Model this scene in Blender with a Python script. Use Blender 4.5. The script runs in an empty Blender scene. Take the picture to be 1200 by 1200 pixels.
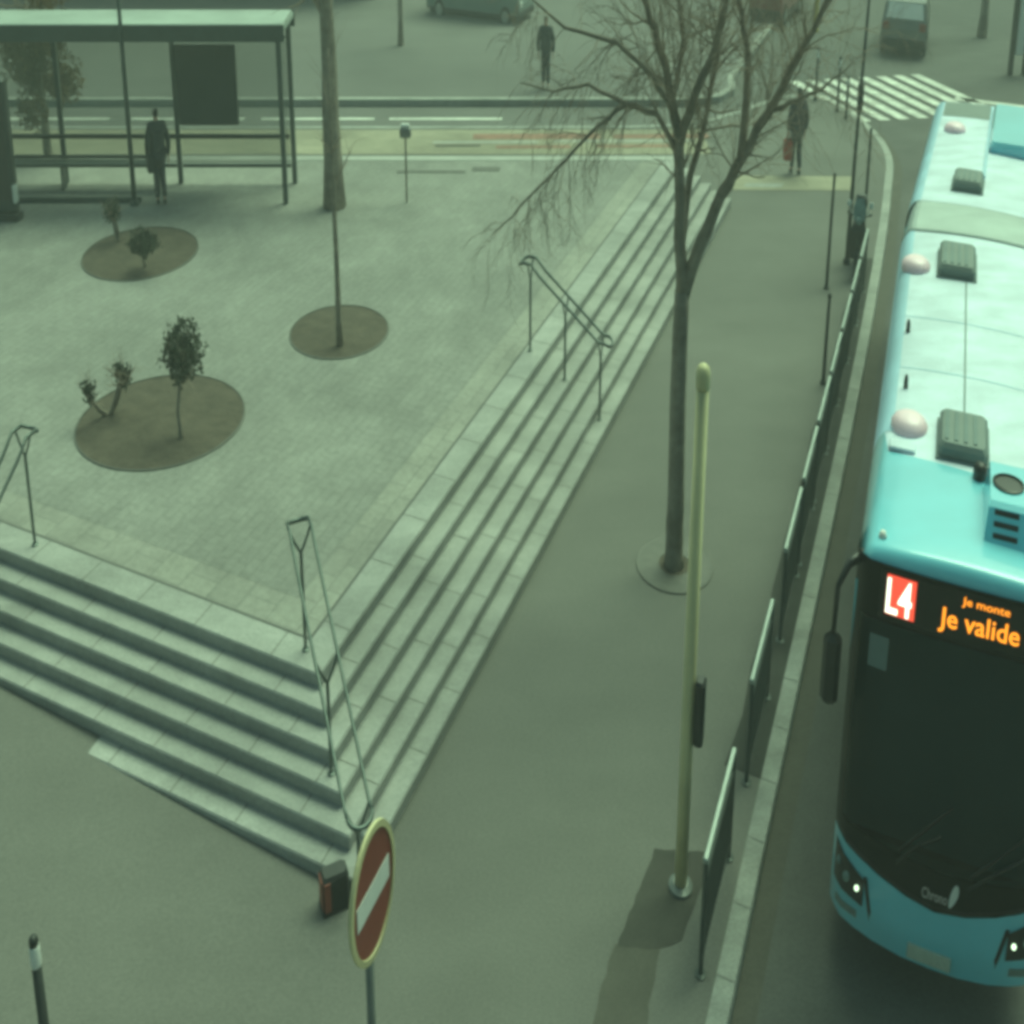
import bpy, bmesh, math, random
from mathutils import Vector, Matrix, noise
from math import sin, cos, pi, radians, sqrt

random.seed(7)
scene = bpy.context.scene
COL = scene.collection
# The webcam frame shows everything narrow (its picture is compressed sideways), so every object is modelled as
# narrow as it is seen: widths along world X are WIDE times the everyday width.  Lengths (Y) and heights are metres.
WIDE = 0.5625
# plan frame of the square: origin at the bottom corner of the steps, a runs along the pavement (away), b along the other flight
CX, CY = -2.17, 12.33
AX, AY = 0.395, 0.918
BX, BY = -0.918, 0.395
TREAD, RISE = 0.32, 0.142
TOP = 6 * RISE


def ab(a, b):
    return (CX + a * AX + b * BX, CY + a * AY + b * BY)


# ------------------------------------------------------------------ materials
def lin(c):
    return tuple(c) + (1.0,)


def mat(name, col, rough=0.7, var=0.12, scale=6.0, metal=0.0, bump=0.0, col2=None, spec=0.4, coat=0.0, stain=None, grain=0.0):
    m = bpy.data.materials.new(name)
    m.use_nodes = True
    nt = m.node_tree
    N, L = nt.nodes, nt.links
    p = N['Principled BSDF']
    p.inputs['Roughness'].default_value = rough
    p.inputs['Metallic'].default_value = metal
    p.inputs['Specular IOR Level'].default_value = spec
    p.inputs['Coat Weight'].default_value = coat
    tc = N.new('ShaderNodeTexCoord')
    nz = N.new('ShaderNodeTexNoise')
    nz.inputs['Scale'].default_value = scale
    nz.inputs['Detail'].default_value = 6
    nz.inputs['Roughness'].default_value = 0.65
    L.new(tc.outputs['Object'], nz.inputs['Vector'])
    rp = N.new('ShaderNodeValToRGB')
    rp.color_ramp.elements[0].position = 0.3
    rp.color_ramp.elements[1].position = 0.7
    a = col if col2 is None else col2
    rp.color_ramp.elements[0].color = lin([x * (1 - var) for x in a])
    rp.color_ramp.elements[1].color = lin([min(1, x * (1 + var)) for x in col])
    L.new(nz.outputs['Fac'], rp.inputs['Fac'])
    out = rp.outputs['Color']
    if stain:
        n2 = N.new('ShaderNodeTexNoise')
        n2.inputs['Scale'].default_value = stain[0]
        n2.inputs['Detail'].default_value = 4
        L.new(tc.outputs['Object'], n2.inputs['Vector'])
        r2 = N.new('ShaderNodeValToRGB')
        r2.color_ramp.elements[0].position = 0.35
        r2.color_ramp.elements[1].position = 0.68
        k = stain[1]
        r2.color_ramp.elements[0].color = (k, k, k, 1)
        r2.color_ramp.elements[1].color = (1, 1, 1, 1)
        L.new(n2.outputs['Fac'], r2.inputs['Fac'])
        mx = N.new('ShaderNodeMixRGB')
        mx.blend_type = 'MULTIPLY'
        mx.inputs['Fac'].default_value = 1
        L.new(out, mx.inputs['Color1'])
        L.new(r2.outputs['Color'], mx.inputs['Color2'])
        out = mx.outputs['Color']
    if grain:
        n3 = N.new('ShaderNodeTexNoise')
        n3.inputs['Scale'].default_value = 38
        n3.inputs['Detail'].default_value = 2
        L.new(tc.outputs['Object'], n3.inputs['Vector'])
        r3 = N.new('ShaderNodeMapRange')
        r3.inputs['From Min'].default_value = 0.3
        r3.inputs['From Max'].default_value = 0.7
        r3.inputs['To Min'].default_value = 1 - grain
        r3.inputs['To Max'].default_value = 1 + grain
        L.new(n3.outputs['Fac'], r3.inputs['Value'])
        mx = N.new('ShaderNodeMixRGB')
        mx.blend_type = 'MULTIPLY'
        mx.inputs['Fac'].default_value = 1
        L.new(out, mx.inputs['Color1'])
        L.new(r3.outputs['Result'], mx.inputs['Color2'])
        out = mx.outputs['Color']
    L.new(out, p.inputs['Base Color'])
    if bump:
        b = N.new('ShaderNodeBump')
        b.inputs['Strength'].default_value = bump
        b.inputs['Distance'].default_value = 0.02
        L.new(nz.outputs['Fac'], b.inputs['Height'])
        L.new(b.outputs['Normal'], p.inputs['Normal'])
    return m


def paver_mat(name, c1, c2, joint, w, h, rough=0.85):
    m = bpy.data.materials.new(name)
    m.use_nodes = True
    nt = m.node_tree
    N, L = nt.nodes, nt.links
    p = N['Principled BSDF']
    p.inputs['Roughness'].default_value = rough
    p.inputs['Specular IOR Level'].default_value = 0.3
    uv = N.new('ShaderNodeTexCoord')
    br = N.new('ShaderNodeTexBrick')
    br.inputs['Scale'].default_value = 1
    br.inputs['Brick Width'].default_value = w
    br.inputs['Row Height'].default_value = h
    br.inputs['Mortar Size'].default_value = 0.011
    br.inputs['Mortar Smooth'].default_value = 0.3
    br.inputs['Color1'].default_value = lin(c1)
    br.inputs['Color2'].default_value = lin(c2)
    br.inputs['Mortar'].default_value = lin(joint)
    L.new(uv.outputs['UV'], br.inputs['Vector'])
    out = br.outputs['Color']
    for sc, lo in ((0.35, 0.80), (1.6, 0.88), (9.0, 0.86)):
        n2 = N.new('ShaderNodeTexNoise')
        n2.inputs['Scale'].default_value = sc
        n2.inputs['Detail'].default_value = 5
        L.new(uv.outputs['UV'], n2.inputs['Vector'])
        r2 = N.new('ShaderNodeMapRange')
        r2.inputs['From Min'].default_value = 0.32
        r2.inputs['From Max'].default_value = 0.68
        r2.inputs['To Min'].default_value = lo
        r2.inputs['To Max'].default_value = 1.06
        L.new(n2.outputs['Fac'], r2.inputs['Value'])
        mx = N.new('ShaderNodeMixRGB')
        mx.blend_type = 'MULTIPLY'
        mx.inputs['Fac'].default_value = 1
        L.new(out, mx.inputs['Color1'])
        L.new(r2.outputs['Result'], mx.inputs['Color2'])
        out = mx.outputs['Color']
    L.new(out, p.inputs['Base Color'])
    b = N.new('ShaderNodeBump')
    b.inputs['Strength'].default_value = 0.4
    b.inputs['Distance'].default_value = 0.01
    L.new(br.outputs['Fac'], b.inputs['Height'])
    b.invert = True
    L.new(b.outputs['Normal'], p.inputs['Normal'])
    return m


def glow(name, col, strength):
    m = bpy.data.materials.new(name)
    m.use_nodes = True
    p = m.node_tree.nodes['Principled BSDF']
    p.inputs['Base Color'].default_value = lin([c * 0.3 for c in col])
    p.inputs['Emission Color'].default_value = lin(col)
    p.inputs['Emission Strength'].default_value = strength
    return m


M = dict(
    road=mat('road_asphalt', (.115, .113, .105), .9, .16, 1.2, bump=.25, stain=(.25, .75), grain=.15),
    pave=mat('pavement_asphalt', (.172, .166, .150), .92, .08, .8, bump=.12, stain=(.22, .78), grain=.14),
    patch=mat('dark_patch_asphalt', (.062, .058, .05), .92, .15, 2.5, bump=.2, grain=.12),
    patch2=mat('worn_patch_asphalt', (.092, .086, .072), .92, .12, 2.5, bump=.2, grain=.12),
    joint2=mat('sealed_joint', (.125, .122, .115), .9, .1, 6),
    joint=mat('joint_mortar', (.25, .245, .23), .9, .1, 6),
    edge=mat('dark_edge_asphalt', (.062, .06, .053), .95, .2, 2.0, bump=.2, stain=(.7, .7), grain=.15),
    farpave=mat('far_street_asphalt', (.17, .165, .155), .92, .10, .5, bump=.1, stain=(.12, .78), grain=.10),
    kerb=mat('kerb_granite', (.37, .37, .34), .8, .14, 5, bump=.2, stain=(1.3, .7), grain=.15),
    plaza=paver_mat('plaza_pavers', (.305, .30, .275), (.278, .273, .252), (.235, .23, .21), .4, .2),
    border=paver_mat('border_pavers', (.37, .36, .32), (.32, .31, .28), (.24, .235, .215), .62, .6),
    step=mat('step_granite', (.40, .395, .37), .75, .10, 4, bump=.15, stain=(.9, .66), grain=.14),
    strip_y=mat('yellowish_paving', (.36, .33, .245), .85, .15, 3, stain=(.5, .7), grain=.15),
    strip_r=mat('reddish_paving', (.33, .19, .14), .85, .2, 3, stain=(.6, .7), grain=.15),
    strip_l=mat('pale_coping', (.46, .455, .42), .8, .12, 3, stain=(.6, .75), grain=.12),
    line=mat('road_paint', (.80, .80, .72), .7, .10, 5, stain=(2.2, .62), grain=.2),
    soil=mat('planting_soil', (.085, .07, .052), .95, .3, 5, bump=.5, grain=.25),
    rim=mat('grate_iron', (.095, .092, .082), .6, .2, 9, metal=.3),
    bark=mat('bark', (.33, .285, .23), .9, .25, 9, bump=.6, stain=(2.5, .6)),
    twig=mat('twig_bark', (.34, .28, .22), .9, .2, 8),
    rail=mat('rail_metal', (.13, .15, .14), .45, .12, 6, metal=.6),
    barrier=mat('barrier_metal', (.075, .085, .08), .5, .15, 6, metal=.4),
    barrier_top=mat('barrier_rail_metal', (.34, .37, .35), .4, .12, 6, metal=.5),
    dark=mat('dark_metal', (.035, .037, .036), .5, .2, 6, metal=.3),
    grey=mat('grey_metal', (.2, .21, .2), .5, .15, 6, metal=.4),
    cream=mat('cream_paint', (.68, .62, .36), .55, .07, 3, stain=(1.6, .80)),
    red=mat('sign_red', (.22, .055, .04), .5, .10, 7),
    band=mat('band_red', (.24, .06, .04), .5, .15, 9),
    white=mat('white_enamel', (.78, .78, .74), .5, .05, 6),
    black=mat('black_plastic', (.016, .016, .017), .45, .2, 8),
    turq=mat('turquoise_paint', (.31, .68, .81), .3, .05, 1.5, coat=.8, stain=(1.2, .88)),
    roof=mat('pale_roof_paint', (.74, .83, .93), .5, .04, 1.2, stain=(2.3, .76), grain=.06),
    roofedge=mat('pale_teal_paint', (.47, .66, .80), .45, .06, 1.5, stain=(1.4, .84)),
    bellow=mat('bellows_fabric', (.76, .82, .77), .8, .06, 3, stain=(1.6, .85)),
    mask=mat('black_fascia', (.007, .007, .007), .4, .1, 4, spec=.14),
    glass=mat('dark_windscreen', (.008, .008, .008), .12, .2, 2, spec=.35),
    hatch=mat('grey_hatch', (.17, .20, .19), .6, .08, 5),
    seam=mat('seam_rubber', (.16, .2, .2), .7, .1, 5),
    dome=mat('pale_dome', (.95, .72, .80), .4, .05, 5),
    tyre=mat('tyre_rubber', (.02, .02, .02), .85, .1, 9),
    hub=mat('wheel_rim', (.42, .43, .43), .4, .1, 6, metal=.7),
    lamp=glow('lit_headlamp', (1, .97, .85), 1.3),
    lampglass=mat('lamp_glass', (.20, .26, .25), .2, .25, 12),
    red_lcd=glow('red_display', (.9, .06, .05), .85),
    white_lcd=glow('white_display', (1, .93, .95), 1.3),
    amber=glow('amber_display', (1, .24, .03), 1.25),
    plate=mat('plate_enamel', (.45, .5, .42), .5, .15, 30),
    logo_grey=mat('logo_grey', (.62, .55, .53), .5, .05, 9),
    skin=mat('skin', (.42, .27, .2), .6, .06, 9),
    hair=mat('dark_hair', (.025, .02, .017), .7, .2, 30),
    coat=mat('dark_coat', (.045, .047, .05), .85, .2, 9),
    coat2=mat('grey_violet_coat', (.10, .085, .09), .85, .2, 9),
    trousers=mat('dark_trousers', (.04, .045, .055), .85, .2, 9),
    shoe=mat('black_shoe', (.02, .02, .02), .6, .2, 9),
    bagred=mat('red_bag', (.36, .07, .05), .7, .15, 9),
    bagblk=mat('black_bag', (.03, .035, .035), .7, .15, 9),
    yellow=mat('yellow_paint', (.62, .5, .10), .6, .1, 6),
    carred=mat('dark_red_paint', (.20, .035, .03), .35, .08, 4, coat=.4),
    cargrey=mat('dark_grey_paint', (.17, .175, .165), .4, .08, 4, coat=.3),
    carpale=mat('pale_grey_paint', (.72, .74, .70), .4, .05, 4),
    van=mat('grey_teal_paint', (.20, .25, .23), .4, .08, 3, coat=.2),
    leaf=mat('dull_leaf', (.048, .055, .032), .8, .35, 3),
    leafbrown=mat('brown_leaf', (.15, .10, .04), .85, .35, 3),
    shelter=mat('shelter_metal', (.085, .10, .095), .5, .15, 5, metal=.3),
    shelterroof=mat('shelter_roof', (.40, .45, .41), .6, .12, 2, stain=(.8, .75)),
    board=mat('dark_board', (.055, .06, .058), .5, .12, 3),
    totem=mat('totem_panel', (.05, .045, .042), .6, .2, 3),
    shopglass=mat('turquoise_pane', (.20, .40, .36), .25, .15, 2),
    wall=mat('grey_facade', (.24, .24, .22), .9, .12, 1.2, stain=(.5, .75)),
)


# translucent shelter glass
def clear_glass(name, tint, alpha):
    m = bpy.data.materials.new(name)
    m.use_nodes = True
    p = m.node_tree.nodes['Principled BSDF']
    p.inputs['Base Color'].default_value = lin(tint)
    p.inputs['Roughness'].default_value = .15
    p.inputs['Alpha'].default_value = alpha
    return m


M['pane'] = clear_glass('shelter_glass', (.16, .2, .17), .28)
M['screen'] = clear_glass('tinted_screen', (.006, .006, .006), .80)
M['screen'].node_tree.nodes['Principled BSDF'].inputs['Roughness'].default_value = .08
M['screen'].node_tree.nodes['Principled BSDF'].inputs['Specular IOR Level'].default_value = .16


# ------------------------------------------------------------------ builders
class MB:
    """collects faces in everyday metres relative to the thing's base and links them as ONE mesh object"""

    def __init__(self, tf=None):
        self.v, self.f, self.uv = [], [], {}
        self.tf = tf

    def pt(self, p):
        if self.tf:
            p = self.tf(p)
        self.v.append((p[0], p[1], p[2]))
        return len(self.v) - 1

    def face(self, pts, uv=None):
        i = [self.pt(p) for p in pts]
        self.f.append(i)
        if uv:
            for k, q in zip(i, uv):
                self.uv[k] = q

    def grid(self, rows, close_u=False, close_v=False):
        idx = [[self.pt(p) for p in r] for r in rows]
        nr, nc = len(idx), len(idx[0])
        for i in range(nr if close_v else nr - 1):
            for j in range(nc if close_u else nc - 1):
                a, b = idx[i][j], idx[i][(j + 1) % nc]
                c, d = idx[(i + 1) % nr][(j + 1) % nc], idx[(i + 1) % nr][j]
                self.f.append([a, b, c, d])
        return idx

    def box(self, x0, x1, y0, y1, z0, z1, bev=0.0):
        b = min(bev, (x1 - x0) * .45, (y1 - y0) * .45, (z1 - z0) * .45)
        if b <= 0:
            P = [(x, y, z) for z in (z0, z1) for y in (y0, y1) for x in (x0, x1)]
            i = [self.pt(p) for p in P]
            for q in ((0, 2, 3, 1), (4, 5, 7, 6), (0, 1, 5, 4), (2, 6, 7, 3), (0, 4, 6, 2), (1, 3, 7, 5)):
                self.f.append([i[k] for k in q])
            return

        def ring(e, z):
            return [(x0 + e + b, y0 + e, z), (x1 - e - b, y0 + e, z), (x1 - e, y0 + e + b, z), (x1 - e, y1 - e - b, z),
                    (x1 - e - b, y1 - e, z), (x0 + e + b, y1 - e, z), (x0 + e, y1 - e - b, z), (x0 + e, y0 + e + b, z)]
        rows = [ring(b, z0), ring(0, z0 + b), ring(0, z1 - b), ring(b, z1)]
        idx = self.grid(rows, close_u=True)
        self.f.append(idx[0][::-1])
        self.f.append(idx[-1])

    def tube(self, pts, rad, n=8, cap=True):
        pts = [Vector(p) for p in pts]
        if not hasattr(rad, '__len__'):
            rad = [rad] * len(pts)
        rows = []
        prev = None
        for i, p in enumerate(pts):
            d = (pts[min(i + 1, len(pts) - 1)] - pts[max(i - 1, 0)]).normalized()
            if prev is None:
                u = d.orthogonal().normalized()
            else:
                u = (prev - d * prev.dot(d))
                u = u.normalized() if u.length > 1e-5 else d.orthogonal().normalized()
            prev = u
            w = d.cross(u)
            rows.append([p + (u * cos(2 * pi * k / n) + w * sin(2 * pi * k / n)) * rad[i] for k in range(n)])
        idx = self.grid(rows, close_u=True)
        if cap:
            self.f.append(idx[0][::-1])
            self.f.append(idx[-1])

    def lathe(self, prof, cx=0, cy=0, n=24, sx=1, sy=1):
        rows = [[(cx + r * sx * cos(2 * pi * k / n), cy + r * sy * sin(2 * pi * k / n), z) for k in range(n)] for r, z in prof]
        idx = self.grid(rows, close_u=True)
        self.f.append(idx[0][::-1])
        self.f.append(idx[-1])

    def prism(self, poly, z0, z1, uvs=False):
        n = len(poly)
        a = [self.pt((x, y, z0)) for x, y in poly]
        b = [self.pt((x, y, z1)) for x, y in poly]
        self.f.append(a[::-1])
        self.f.append(b)
        for i in range(n):
            j = (i + 1) % n
            self.f.append([a[i], a[j], b[j], b[i]])

    def build(self, name, m, parent=None, loc=(0, 0, 0), smooth=False, recalc=True):
        me = bpy.data.meshes.new(name)
        me.from_pydata([(x * WIDE, y, z) for x, y, z in self.v], [], self.f)
        if recalc:
            bm = bmesh.new()
            bm.from_mesh(me)
            bmesh.ops.recalc_face_normals(bm, faces=bm.faces)
            bm.to_mesh(me)
            bm.free()
        if self.uv:
            l = me.uv_layers.new(name='plan')
            for lp in me.loops:
                l.data[lp.index].uv = self.uv.get(lp.vertex_index, (0, 0))
        if isinstance(m, (list, tuple)):
            for x in m:
                me.materials.append(x)
        else:
            me.materials.append(m)
        if smooth:
            for p in me.polygons:
                p.use_smooth = True
        me.update()
        o = bpy.data.objects.new(name, me)
        COL.objects.link(o)
        if parent:
            o.parent = parent
        else:
            o.location = (loc[0] * WIDE, loc[1], loc[2])
        return o


def tag(o, label, cat, group=None):
    o['label'] = label
    o['category'] = cat
    if group:
        o['group'] = group
    return o


def thing(name, label, cat, x, y, z=0, group=None):
    o = bpy.data.objects.new(name, None)
    o.empty_display_size = .2
    COL.objects.link(o)
    o.location = (x * WIDE, y, z)
    return tag(o, label, cat, group)


def struct(o, kind='structure'):
    o['kind'] = kind
    return o


def copy_thing(src, x, y, z, label=None):
    c = src.copy()
    COL.objects.link(c)
    c.location = (x * WIDE, y, z)
    if label:
        c['label'] = label
    for ch in list(src.children):
        d = ch.copy()
        COL.objects.link(d)
        d.parent = c
        for g in list(ch.children):
            e = g.copy()
            COL.objects.link(e)
            e.parent = d
    return c


def turn(deg):
    """local x right / y ahead, ahead pointing DEG clockwise from world +Y"""
    s, c = sin(radians(deg)), cos(radians(deg))
    return lambda p: (p[0] * c + p[1] * s, -p[0] * s + p[1] * c, p[2])


STREET = 23.28      # heading of the street and the long flight, degrees right of straight ahead
along = turn(STREET)


def rel(a, b):      # plan point (a, b) seen from the plan origin
    return (a * AX + b * BX, a * AY + b * BY)


# ------------------------------------------------------------------ ground, road, pavement
g = MB()
for i in range(24):
    for j in range(24):
        x0, x1 = -300 + 25 * i, -275 + 25 * i
        y0, y1 = -120 + 26 * j, -94 + 26 * j
        g.face([(x0, y0, -.125), (x1, y0, -.125), (x1, y1, -.125), (x0, y1, -.125)])
struct(g.build('road', M['road']))

# kerb line: straight beside the bus lane, round the corner, then along the cross street
KERB = [ab(a, b) for a, b in ((-24, -5.15), (-10, -5.15), (-4, -5.16), (2, -5.14), (8, -5.16), (14, -5.16), (20, -5.08), (25, -4.95), (28, -4.8))]
KERB += [(13.95, 37.9), (14.25, 39.6), (14.22, 41.3), (13.95, 42.9), (13.35, 44.4), (12.3, 45.1), (11.2, 44.75), (9.6, 43.4), (8, 42.2), (6.4, 41.6), (4, 41.4), (-15, 41.4), (-60, 41.4)]


def smooth_line(p, it=2):
    for _ in range(it):
        q = [p[0]]
        for i in range(len(p) - 1):
            a, b = Vector(p[i]), Vector(p[i + 1])
            q += [tuple(a * .75 + b * .25), tuple(a * .25 + b * .75)]
        p = q + [p[-1]]
    return p


KERB = smooth_line(KERB)


def off(line, d):
    out = []
    for i, p in enumerate(line):
        q0, q1 = Vector(line[max(i - 1, 0)]), Vector(line[min(i + 1, len(line) - 1)])
        t = (q1 - q0).normalized()
        out.append((p[0] - t.y * d, p[1] + t.x * d))
    return out


KW = .27


def lift(a, b):
    """the pavement climbs gently along the foot of the front flight"""
    return .0296 * max(0.0, b) * max(0.0, min(1.0, (3.0 - a) / 2.0))


pv = MB()
for a0, a1, b1, na, nb in ((-24, 3, 30, 14, 24), (3, 22, 14, 6, 6)):
    pv.grid([[(*ab(a0 + (a1 - a0) * i / na, -5.0 + (b1 + 5.0) * j / nb), lift(a0 + (a1 - a0) * i / na, -5.0 + (b1 + 5.0) * j / nb) - .001)
              for j in range(nb + 1)] for i in range(na + 1)])
inner = [p for p in off(KERB, KW - .04) if p[1] > 26]
pv.face([(p[0], p[1], -.004) for p in inner] + [(-60, 20, -.004), (2.0, 20, -.004)])
struct(pv.build('pavement', M['pave']))
kb = MB()
kb.grid([[(p[0], p[1], z) for p in off(KERB, d)] for d, z in ((0, -.13), (.006, -.02), (.025, .004), (KW, .005), (KW + .002, -.13))])
struct(kb.build('kerb', M['kerb']))
kj = MB()
for k in range(-9, 29):
    bb = -5.15 + (.01 if k < 18 else .012 * (k - 17))
    kj.face([(*ab(k, bb + .01), .0085), (*ab(k + .02, bb + .01), .0085), (*ab(k + .02, bb + .26), .0085), (*ab(k, bb + .26), .0085)])
struct(kj.build('kerb_joint', M['joint']))
gt = MB()
gt.grid([[(p[0], p[1], -.121) for p in off(KERB, d)] for d in (-.30, 0)])
struct(gt.build('gutter_strip', M['patch2']))


def sheet(name, m, pts, z=.004):
    q = MB()
    q.face([(p[0], p[1], z if len(p) < 3 else p[2]) for p in pts])
    return struct(q.build(name, m))


# two dark repairs in the pavement below the cream pole, a pale crossing band further up
def ragged(pts, amp, seed):
    random.seed(seed)
    out = []
    for i, p in enumerate(pts):
        a, b = Vector(p), Vector(pts[(i + 1) % len(pts)])
        k = max(2, int((b - a).length / .12))
        for t in range(k):
            q_ = a.lerp(b, t / k)
            out.append((q_.x + random.uniform(-amp, amp), q_.y + random.uniform(-amp, amp)))
    return out


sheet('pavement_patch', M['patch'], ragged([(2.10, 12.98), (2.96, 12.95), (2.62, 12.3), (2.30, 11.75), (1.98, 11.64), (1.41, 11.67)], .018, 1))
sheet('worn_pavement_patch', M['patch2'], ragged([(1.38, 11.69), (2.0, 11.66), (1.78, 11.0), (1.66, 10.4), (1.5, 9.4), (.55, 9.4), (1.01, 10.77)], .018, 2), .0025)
sheet('pavement_band', M['strip_y'], [(7.55, 35.5), (11.6, 35.45), (12.0, 36.6), (7.9, 36.7)])
sheet('pavement_band_slab', M['kerb'], [(8.0, 35.75), (9.3, 35.72), (9.45, 36.0), (8.15, 36.03)], .008)

# darker strip of asphalt under the barriers
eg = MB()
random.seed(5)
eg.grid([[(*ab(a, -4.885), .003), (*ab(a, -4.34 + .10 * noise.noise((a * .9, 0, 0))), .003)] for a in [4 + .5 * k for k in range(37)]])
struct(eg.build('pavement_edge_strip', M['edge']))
# cross street beyond the square
sheet('near_street_paving', M['strip_y'], [(-60, 38.6), (7.4, 38.6), (7.4, 41.0), (-60, 41.0)], .002)
for k, (x0, x1, y0, y1, m) in enumerate(((-1.5, 3.4, 40.0, 40.55, 'strip_r'), (3.9, 7.6, 40.1, 40.5, 'strip_r'), (-.6, 2.2, 39.1, 39.4, 'strip_r'), (3.2, 6.2, 39.2, 39.45, 'strip_r'), (-3.0, 1.0, 39.62, 39.8, 'strip_l'), (-2.9, -1.2, 39.25, 39.45, 'patch2'), (1.6, 7.0, 39.75, 39.92, 'strip_l'))):
    sheet('coloured_paving', M[m], [(x0, y0), (x1, y0 + .05), (x1, y1 + .05), (x0, y1)], .006)
sheet('cross_street', M['farpave'], [(-60, 41.2), (14, 41.2), (14, 44.0), (-60, 44.0)], -.118)
for x0 in (-21, -15.5, -10.2, -5.0):
    sheet('street_line', M['line'], [(x0, 42.6), (x0 + 4.6, 42.6), (x0 + 4.6, 42.85), (x0, 42.85)], -.113)
fp = MB()
fl = [(-60, 44.2), (7.4, 44.2), (8.8, 44.6), (9.6, 45.6), (9.9, 47.2), (11.6, 51), (14.5, 57.5), (20, 70), (20, 120), (-60, 120)]
fp.prism(fl, -.2, .035)
struct(fp.build('far_pavement', M['farpave']))
fk = MB()
fk.grid([[(p[0], p[1], z) for p in off(fl[:8], -d)] for d, z in ((.02, -.2), (.015, .04), (-.28, .042))])
struct(fk.build('far_kerb', M['kerb']))
# zebra crossing beyond the corner and a stop line further on
for k in range(8):
    x, y = 12.35 + k * .82, 47.3 + k * .13
    dx, dy = 1.75, -4.9
    q = MB()
    segs = [(0, 1)]
    for s0, s1 in segs:
        q.face([(x + dx * s0, y + dy * s0, -.112), (x + dx * s0 + .46, y + dy * s0 + .04, -.112), (x + dx * s1 + .46, y + dy * s1 + .04, -.112), (x + dx * s1, y + dy * s1, -.112)])
    struct(q.build('crossing_stripe', M['line']))
sheet('stop_line', M['line'], [(18.9, 44.9), (22.0, 43.6), (22.1, 44.0), (19.0, 45.3)], -.112)

# ------------------------------------------------------------------ the raised square and its steps
FARY = 34.3


def a_at(b, y=FARY):
    return (y - CY - b * BY) / AY


EDGE = 5 * TREAD
COPE = .48
BAND = 1.15


def plan_poly(o):       # outline of the square set back by o from the foot of the steps
    return [ab(o, o), ab(a_at(o), o), (-45, FARY), ab(o, 46)]


def with_uv(q, pts, z):
    q.face([(p[0], p[1], z) for p in pts], [((p[0] - CX) * AX + (p[1] - CY) * AY, (p[0] - CX) * BX + (p[1] - CY) * BY) for p in pts])


pz = MB()
inner = plan_poly(EDGE + BAND)
with_uv(pz, inner, TOP - .002)
struct(pz.build('plaza', M['plaza']))
pb = MB()
for a0, a1 in ((0, 1), (3, 0)):
    P0, P1 = plan_poly(EDGE + COPE), plan_poly(EDGE + BAND)
    with_uv(pb, [P0[a0], P0[a1], P1[a1], P1[a0]], TOP - .004)
struct(pb.build('plaza_border', M['border']))
# dark slot drain between coping and border on both sides
for a0, a1 in ((0, 1), (3, 0)):
    P0, P1 = plan_poly(EDGE + COPE), plan_poly(EDGE + COPE + .05)
    sheet('slot_drain', M['joint2'], [P0[a0], P0[a1], P1[a1], P1[a0]], TOP + .001)
ez = MB()
ez.box(-45, ab(a_at(EDGE), EDGE)[0], FARY - .001, FARY + .35, -.2, TOP + .006)
struct(ez.build('plaza_edge_coping', M['strip_l']))

st = thing('stone_steps', 'two flights of worn grey granite steps meeting at a corner below the raised square', 'steps', CX, CY, 0)
for i in range(6):
    o0, o1 = i * TREAD, (i + 1) * TREAD + (.03 if i < 5 else COPE - TREAD)
    z1 = (i + 1) * RISE
    z0 = z1 - RISE - .02 if i else -.15
    q = MB()
    bev = .016
    # L-shaped ring: right flight and front flight, small bevel on the nosing
    rows = []
    for o, z in ((o0, z0), (o0 - .012, z1 - .05), (o0 - .012, z1 - bev), (o0 + .006, z1), (o1, z1), (o1, z0)):
        pts = []
        for t in range(31):
            b_ = a_at(o) + (o - a_at(o)) * t / 30
            pts.append((*ab(b_, o), z))
        for t in range(1, 31):
            pts.append((*ab(o, o + (46 - o) * (t / 30) ** 1.5), z))
        rows.append([(p[0] - CX, p[1] - CY, p[2]) for p in pts])
    q.grid(rows)
    q.build('step', M['step'], st)
# joints between the stones of each tread
jn = MB()
random.seed(3)
for i in range(6):
    z = (i + 1) * RISE + .002
    o0, o1 = i * TREAD, (i + 1) * TREAD - .012 if i < 5 else 5 * TREAD + COPE
    t = o0 + random.uniform(.4, 1.2)
    while t < 22:
        for p in ([(t, o0), (t + .014, o0), (t + .014, o1), (t, o1)], [(o0, t), (o0, t + .014), (o1, t + .014), (o1, t)]):
            jn.face([(ab(*c)[0] - CX, ab(*c)[1] - CY, z) for c in p])
        t += random.choice((1.2, 1.2, 1.5))
jo = jn.build('stone_joint', M['patch2'], st)
jo['kind'] = 'stuff'

# ------------------------------------------------------------------ planting circles, drains
def disc(name, label, x, y, r, m, squash=1.0):
    t = thing(name, label, 'planting bed', x, y, TOP)
    q = MB()
    n = 56
    rows = [[(0, 0, .05)] * n]
    random.seed(int(r * 100))
    for k in range(1, 9):
        rr = r * k / 8
        rows.append([(rr * cos(2 * pi * j / n), rr * sin(2 * pi * j / n) * squash, .006 + (.05 * (1 - (k / 8) ** 2) + .02 * noise.noise((rr * cos(2 * pi * j / n) * 3, rr * sin(2 * pi * j / n) * 3, r)) if k < 8 else 0)) for j in range(n)])
    q.grid(rows, close_u=True)
    q.build('soil', m, t, smooth=True)
    q = MB()
    ring = []
    for rr, z in ((r, .0), (r, .016), (r + .035, .014), (r + .035, .0)):
        ring.append([(rr * cos(2 * pi * j / n), rr * sin(2 * pi * j / n) * squash, z) for j in range(n)])
    q.grid(ring, close_u=True)
    q.build('rim', M['rim'], t)
    return t


disc('planting_circle', 'large round bed of dark soil with two small plants, nearest the front steps', -7.4, 20.72, 1.70, M['soil'], .93)
disc('planting_circle', 'small round soil bed at the foot of the slender sapling', -4.15, 24.1, 1.15, M['soil'])
disc('planting_circle', 'round soil bed with a mushroom shaped shrub near the shelter', -10.2, 28.0, 1.5, M['soil'])


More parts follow.
